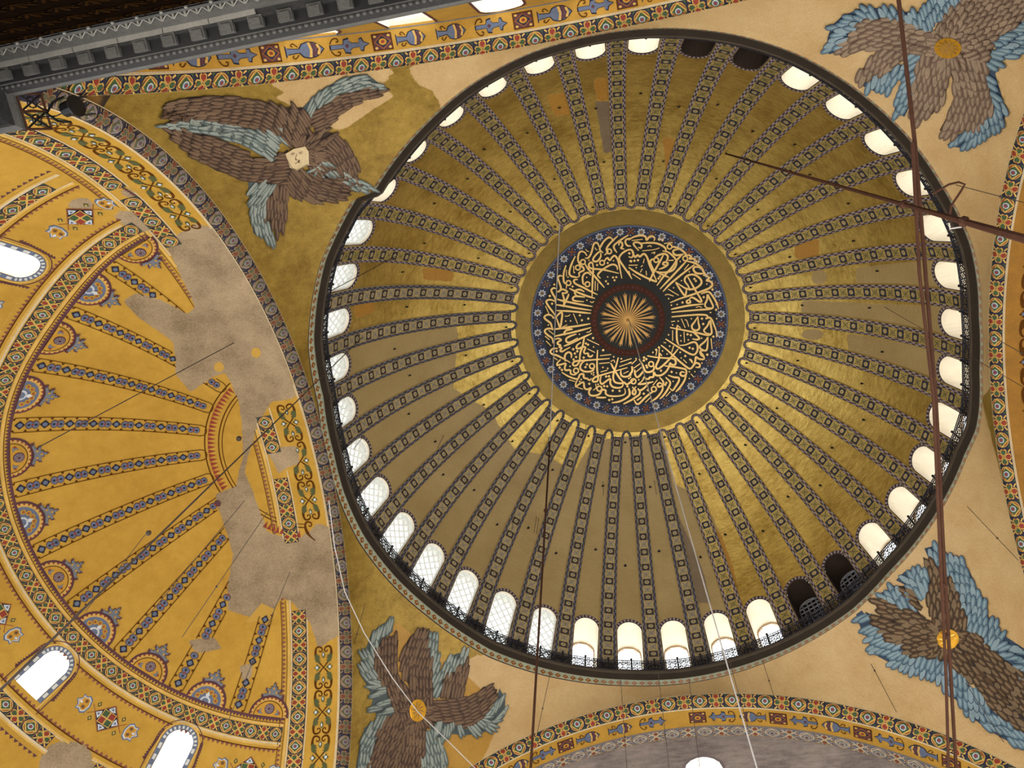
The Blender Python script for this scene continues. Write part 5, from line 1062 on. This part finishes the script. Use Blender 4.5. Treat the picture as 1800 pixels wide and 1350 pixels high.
u3 = [(1595, 100), (1618, 93), (1615, 110), (1605, 150), (1602, 180), (1590, 205), (1572, 195), (1580, 160), (1592, 130)]
u4 = [(1665, 255), (1680, 240), (1700, 228), (1725, 222), (1738, 200), (1748, 190), (1738, 140), (1742, 115), (1755, 70), (1800, 35), (1850, 0), (1850, 80), (1800, 95), (1760, 105), (1750, 130), (1762, 170), (1770, 195), (1765, 215), (1745, 230), (1715, 255), (1690, 260)]
ne, base = seraph('brown and blue six-winged figure with dull gold star on the north-east pendentive', c, [
    (u1, 'u', [(1460, 80, -.9, .5), (1480, 40, -1, -.1), (1550, 20, -.4, -1), (1640, 10, -.1, -1)], *B), (u2, 'u', [(1540, 155, -.3, 1), (1580, 130, -.5, 1)], *B), (u3, 'u', [(1590, 180, -.5, 1), (1605, 120, -.9, .6)], *B),
    (u4, 'u', [(1680, 250, -.8, .8), (1740, 215, .3, 1), (1755, 150, .9, .5), (1790, 80, 1, -.1)], *B),
    (v5, 'b', [(1670, 40, .3, -1), (1740, 30, .8, -.8), (1740, 80, 1, -.4), (1700, 80, 1, -.3)], *B), (v4, 'b', [(1700, 130, .5, 1), (1700, 200, -.05, 1), (1665, 230, -.6, .9)], *B), (v3, 'b', [(1640, 110, -.2, 1), (1620, 190, -.5, 1), (1655, 150, .1, 1)], *B), (v2, 'b', [(1530, 130, -.4, 1), (1580, 100, -.8, .6)], *B),
    (disc(1668, 86, 36), 'b', rad(c, disc(1668, 86, 36)), *B), (v1, 'b', [(1490, 85, -.9, .45), (1560, 50, -1, -.05), (1630, 75, -1, -.15)], *B)], DUS, True, 2)
star(ne, base, (1669, 82), 24, 18, 12, 'star_leaf', 'star_gold', -.3)
c = (522, 272); F = 19, 6.4, 32, 7.6; F2 = 17, 6.0, 29, 7.2
t1 = [(285, 195), (300, 180), (330, 170), (375, 167), (430, 172), (480, 182), (500, 188), (530, 188), (545, 205), (545, 235), (530, 256), (505, 258), (490, 240), (440, 225), (390, 215), (340, 210), (300, 215)]
t2 = [(283, 222), (310, 225), (360, 235), (400, 250), (440, 275), (480, 283), (505, 262), (512, 295), (505, 320), (480, 325), (430, 315), (380, 300), (330, 270), (300, 240)]
t3 = [(545, 197), (560, 187), (590, 165), (620, 160), (650, 150), (684, 158), (640, 175), (600, 200), (575, 225), (555, 240)]
t4 = [(540, 262), (548, 245), (565, 232), (582, 232), (600, 245), (620, 265), (628, 290), (630, 322), (600, 318), (585, 300), (560, 306), (545, 305), (541, 285)]
t5 = [(505, 300), (530, 296), (545, 304), (585, 310), (610, 318), (632, 326), (605, 345), (575, 355), (540, 352), (510, 345), (500, 325)]
t6 = [(470, 350), (490, 325), (503, 335), (505, 365), (495, 405), (485, 410), (480, 395), (462, 380)]
s1 = [(280, 222), (300, 212), (340, 208), (390, 213), (440, 227), (480, 232), (500, 230), (497, 245), (478, 262), (475, 280), (455, 270), (420, 252), (380, 240), (340, 230), (300, 228)]
s2 = [(530, 190), (545, 175), (560, 160), (590, 143), (620, 132), (645, 130), (665, 145), (684, 158), (650, 152), (620, 160), (590, 167), (560, 187), (545, 197)]
s3 = [(436, 320), (470, 318), (478, 330), (470, 348), (462, 380), (480, 412), (478, 425), (465, 420), (445, 410), (440, 380), (437, 345)]
s4 = [(535, 306), (548, 304), (592, 304), (575, 285), (566, 264), (558, 278), (548, 300)]
s5 = [(592, 300), (620, 308), (658, 330), (640, 338), (612, 330)]
nw, base = seraph('brown six-winged mosaic figure with uncovered face on the north-west pendentive', c, [
    (t1, 'b', [(300, 195, -1, .1), (420, 190, -1, -.08), (520, 220, -.5, -.9)], *F), (t2, 'b', [(300, 235, -1, -.5), (400, 280, -1, -.35), (490, 310, -1, .1)], *F), (s1, 'u', [(300, 220, -1, 0), (400, 230, -1, -.2), (480, 260, -.8, -.7)], *F),
    (disc(545, 262, 26), 'b', rad(c, disc(545, 262, 26)), *F2), (t3, 'b', [(580, 190, .9, -.5), (650, 160, 1, -.25)], *F2), (s2, 'u', [(550, 180, .4, -1), (600, 150, .9, -.5), (660, 145, 1, .1)], *F2), (t4, 'b', [(560, 245, .3, -.6), (600, 270, .5, 1), (620, 310, .2, 1)], *F2), (t5, 'b', [(520, 320, .5, .8), (570, 335, 1, .25), (610, 330, 1, 0)], *F2),
    (t6, 'b', [(490, 360, -.1, 1), (480, 390, -.1, 1)], *F2), (s3, 'u', [(450, 340, -.8, .7), (450, 390, .15, 1), (470, 415, .3, 1)], *F2), (s4, 'u', [(570, 290, .9, .6), (545, 303, -1, .1)], *F2), (s5, 'u', [(620, 320, 1, .5)], *F2)], UMB, False, 3)
b = MB(); q = Paint(b, pxS, .12); q.poly([(499, 268), (514, 259), (534, 255), (540, 264), (541, 287), (521, 296), (508, 291)], 'face_paint')
for cx, cy, s in ((512, 268, 3.2), (526, 266, 3.2)): q.stroke([(cx - s, cy + 1), (cx, cy - 1.6), (cx + s, cy - .4)], .9, 'face_line', 1, 3); q.poly(ell(cx, cy + 1.2, 1.1, .8, 8), 'face_line', 2)
q.stroke([(519, 268), (517, 276), (520, 277.5)], .8, 'face_line', 1, 3); q.stroke([(517, 284), (521, 282.6), (525, 282.5)], 1.0, 'face_line', 1, 3); q.stroke([(500, 270), (510, 289), (521, 294), (539, 286)], .8, 'face_line', 1, 3)
b.v = [a - base for a in b.v]; b.build('face', nw, label='pale painted face tilted to the left')
c = (733, 1248)
p1 = [(690, 1118), (700, 1125), (698, 1160), (700, 1190), (715, 1205), (725, 1225), (720, 1262), (712, 1280), (695, 1255), (680, 1225), (665, 1190), (655, 1165), (655, 1145), (670, 1128)]
p2 = [(744, 1102), (752, 1120), (755, 1150), (762, 1190), (762, 1215), (752, 1240), (735, 1230), (718, 1205), (703, 1175), (705, 1145), (720, 1120)]
p3 = [(778, 1195), (800, 1178), (820, 1165), (826, 1170), (820, 1200), (810, 1228), (780, 1228), (775, 1215)]
p4 = [(745, 1255), (765, 1232), (800, 1230), (835, 1222), (850, 1207), (862, 1208), (874, 1212), (868, 1235), (855, 1250), (845, 1270), (820, 1280), (795, 1270), (755, 1272)]
p5 = [(655, 1310), (660, 1290), (680, 1265), (700, 1258), (722, 1262), (715, 1290), (702, 1320), (685, 1390), (635, 1390), (645, 1350)]
p6 = [(712, 1285), (733, 1268), (750, 1280), (750, 1310), (742, 1335), (730, 1390), (680, 1390), (700, 1320)]
r1 = [(691, 1088), (690, 1110), (670, 1130), (655, 1145), (655, 1165), (668, 1195), (685, 1228), (697, 1260), (680, 1265), (665, 1255), (650, 1250), (655, 1230), (645, 1205), (633, 1185), (635, 1160), (643, 1140), (652, 1115), (670, 1098)]
r2_ = [(752, 1108), (768, 1118), (770, 1140), (773, 1175), (778, 1195), (775, 1225), (762, 1228), (762, 1195), (757, 1155), (752, 1125)]
r3 = [(777, 1175), (790, 1155), (805, 1148), (822, 1152), (822, 1163), (800, 1178), (780, 1195)]
r4 = [(755, 1272), (795, 1272), (820, 1282), (845, 1272), (858, 1250), (870, 1235), (878, 1210), (888, 1230), (887, 1260), (870, 1278), (845, 1290), (815, 1293), (790, 1290), (775, 1300), (758, 1290)]
r5 = [(660, 1265), (682, 1258), (672, 1275), (660, 1295), (652, 1320), (640, 1390), (618, 1390), (632, 1310), (640, 1280)]
r6 = [(750, 1285), (765, 1295), (775, 1310), (785, 1330), (785, 1390), (728, 1390), (748, 1315)]
sw_, base = seraph('dark brown and grey six-winged figure with gold disc on the south-west pendentive', c, [
    (r1, 'u', [(670, 1110, .3, -1), (645, 1170, -.5, -.8), (665, 1230, -.9, .3)], *F2), (r2_, 'u', [(762, 1130, .1, -1), (768, 1200, .4, -1)], *F2), (r3, 'u', [(800, 1160, .3, -1)], *F2), (r4, 'u', [(870, 1240, .4, -1), (840, 1285, .7, .8), (780, 1285, -.2, 1)], *F2), (r5, 'u', [(650, 1300, -.6, 1), (640, 1340, -.1, 1)], *F2), (r6, 'u', [(765, 1320, .3, 1), (750, 1345, .1, 1)], *F2),
    (disc(735, 1252, 30), 'b', rad(c, disc(735, 1252, 30)), *F2), (p5, 'b', [(670, 1300, -.6, 1), (690, 1290, -.5, 1)], *F2), (p6, 'b', [(730, 1300, -.1, 1), (715, 1340, -.3, 1)], *F2), (p4, 'b', [(780, 1250, 1, 0), (850, 1230, .8, -.6)], *F2), (p3, 'b', [(800, 1200, .2, -1)], *F2), (p1, 'b', [(680, 1150, .05, -1), (700, 1230, -.4, -1)], *F2), (p2, 'b', [(735, 1140, .4, -1), (735, 1210, -.1, -1)], *F2)], UMB, False, 4)
star(sw_, base, (733, 1250), 15, 20, 10, 'star_leaf', 'star_gold', .2)

# ================================================================== cables, rods and hanging wires
def at_z(px, z): return hit_z(np.array([px], float), z)[0]
def on_dome(px): return hit_sphere(np.array([px], float), (0, 0, DZ), DR)[0]
def wire(name, label, cat, pts, r, m, knots=(), group=None, n=6):
    pts = [np.array(p, float) for p in pts]; o = empty(name, tuple(pts[0]), label=label, category=cat, group=group); b = MB(); b.tube([p - pts[0] for p in pts], r, m, n); b.build('line', o)
    for k in knots:
        b = MB(); b.ball(np.array(k[0]) - pts[0], k[1], m, 8, 1.2); b.build('knot', o)
    return o
def along(a, b, t): return np.array(a) * (1 - t) + np.array(b) * t
a, b_ = on_dome((967, 770)), at_z((932, 1365), -14.0); wire('suspension_rod', 'long dark rod hanging past the lower dome windows near the middle', 'rod', [a, b_], .058, 'iron_brown', [(along(a, b_, .33), .13), (a, .1)])
a, b_ = on_dome((984, 392)), on_dome((967, 770)); wire('hanging_wire', 'pale wire crossing the left of the calligraphy medallion', 'wire', [a + (0, 0, -.3), b_ + (0, 0, -.5)], .03, 'wire_grey')
top = on_dome((1275, 270)); bot = at_z((1850, 434), -24.5); kn = at_z((1668, 388), -22.6)
kn = along(top, bot, .80)
rod = wire('suspension_rod', 'thick rust brown rod slanting across the upper right of the dome', 'rod', [top, along(top, bot, .45), kn, bot], [.04, .05, .05, .085], 'iron_brown', [(kn, .11), (along(top, bot, .45), .09), (along(top, bot, .9), .12)])
b = MB(); lp = [(1668, 388), (1672, 362), (1690, 335), (1696, 324), (1685, 320), (1668, 324), (1640, 340)]; zz = kn[2]; pts = [at_z(p, zz) for p in lp]
b.tube([p - top for p in pts], .028, 'iron_brown', 5); b.build('cable_loop', rod)
b = MB(); b.tube([at_z(p, zz) - top for p in ((1668, 392), (1670, 402), (1690, 399))], .022, 'wire_grey', 5); b.build('cable_tail', rod)
c0, c1 = at_z((1578, -15), -16.0), at_z((1682, 1370), -16.0)
def sag(a, b, s, n=14): return [along(a, b, t) - np.array((0, 0, s * 4 * t * (1 - t))) for t in np.linspace(0, 1, n)]
c0[1] = -15.7; c1 = c1 + (c1 - c0) * 0.0
wire('tie_cable', 'rust brown cable spanning the nave at the right, thicker of the pair', 'cable', [at_z((1578, -15), -16), at_z((1608, 250), -16), at_z((1645, 700), -16), at_z((1658, 960), -16), at_z((1682, 1375), -16)], 0.052, 'iron_brown', [(at_z((1657, 1028), -16), .11), (at_z((1664, 1118), -16), .1)])
wire('tie_cable', 'grey brown cable spanning the nave beside the thicker rust cable', 'cable', [at_z((1604, 250), -16.1), at_z((1616, 480), -16.1), at_z((1641, 700), -16.1), at_z((1652, 960), -16.1), at_z((1663, 1190), -16.1), at_z((1668, 1375), -16.1)], .045, 'iron_brown')
a, b_ = on_dome((1106, 563)), at_z((1334, 1362), -16); wire('hanging_wire', 'pale cable running from the centre of the medallion to the lower edge', 'wire', sag(a, b_, 1.0), .026, 'wire_grey', [(along(a, b_, .45), .08)])
a, b_ = on_dome((640, 590)), at_z((-15, 1228), -24); wire('chain', 'black chain with two knots crossing the western semidome', 'chain', [a, along(a, b_, .5), b_], [.022, .028, .034], 'wire_dark', [(at_z((420, 771), along(a, b_, .385)[2]), .12), (at_z((261, 937), along(a, b_, .62)[2]), .1)])
a, b_ = on_dome((715, 440)), at_z((70, 785), -11); wire('hanging_wire', 'thin wire reaching from the dome over the bare plaster patch', 'wire', [a, b_], .022, 'wire_dark')
pl = [at_z(p, -9) for p in ((578, 880), (588, 960), (606, 1040), (640, 1112), (690, 1192), (735, 1252), (790, 1305), (850, 1365))]; wire('cable', 'loose pale cable drooping across the south-west winged figure', 'cable', pl, .022, 'wire_grey')
FINE = [((1091, 1193), (1103, 1365), -6, 'beneath the eleventh window'), ((1157, 1184), (1178, 1365), -6, 'left of the white cable'), ((1211, 1193), (1232, 1365), -6, 'right of the white cable'), ((968, 1180), (944, 1290), -5, 'beside the long dark rod'),
        ((1283, 1165), (1318, 1290), -5, 'at the right of the bottom windows'), ((1340, 1160), (1360, 1222), -3, 'above the southern arch'), ((1486, 1082), (1576, 1252), -5, 'with a bead beside the south-east figure'), ((1697, 1200), (1800, 1360), -8, 'through the lower blue feathers'),
        ((1614, 1078), (1650, 1130), -4, 'over the brown left wing'), ((1555, 540), (1812, 688), -6, 'crossing the eastern arch'), ((1745, 592), (1830, 640), -8, 'crossing the eastern scrolls'), ((1680, 325), (1815, 360), -12, 'near the cable loop'), ((1700, 890), (1790, 985), -5, 'beside the eastern band'),
        ((642, 1060), (618, 1150), -4, 'above the south-west figure'), ((255, 940), (150, 1075), -14, 'over the lower ochre ribs'), ((430, 880), (220, 1130), -14, 'over the ochre vault'), ((470, 900), (320, 1120), -14, 'across the large plaster patch'), ((510, 1005), (400, 1270), -14, 'near the arch scrolls')]
for i, (p, q_, z, where) in enumerate(FINE):
    a, b_ = (on_dome(p) if 580 < p[0] < 1700 and p[1] < 1100 and i not in (7, 8, 10, 11) else at_z(p, z + 2)), at_z(q_, z)
    wire('hanging_wire', 'hair-thin dark wire ' + where, 'wire', [a, b_], .013, 'wire_dark', [(along(a, b_, .6), .045)], 'fine wires strung under the vaults')
for p, q_ in (((905, 905), (893, 955)), ((947, 910), (938, 958)), ((640, 765), (655, 728)), ((780, 765), (772, 800)), ((1030, 745), (1022, 770)), ((943, 908), (945, 1010)), ((1060, 846), (1054, 920)), ((1150, 845), (1160, 930))):
    a = on_dome(p); wire('hanging_wire', 'short dark wire dangling from a hook in the tan gores of the dome', 'wire', [a, a + (0, 0, -2.2)], .014, 'wire_dark', [], 'short wires from the dome hooks')
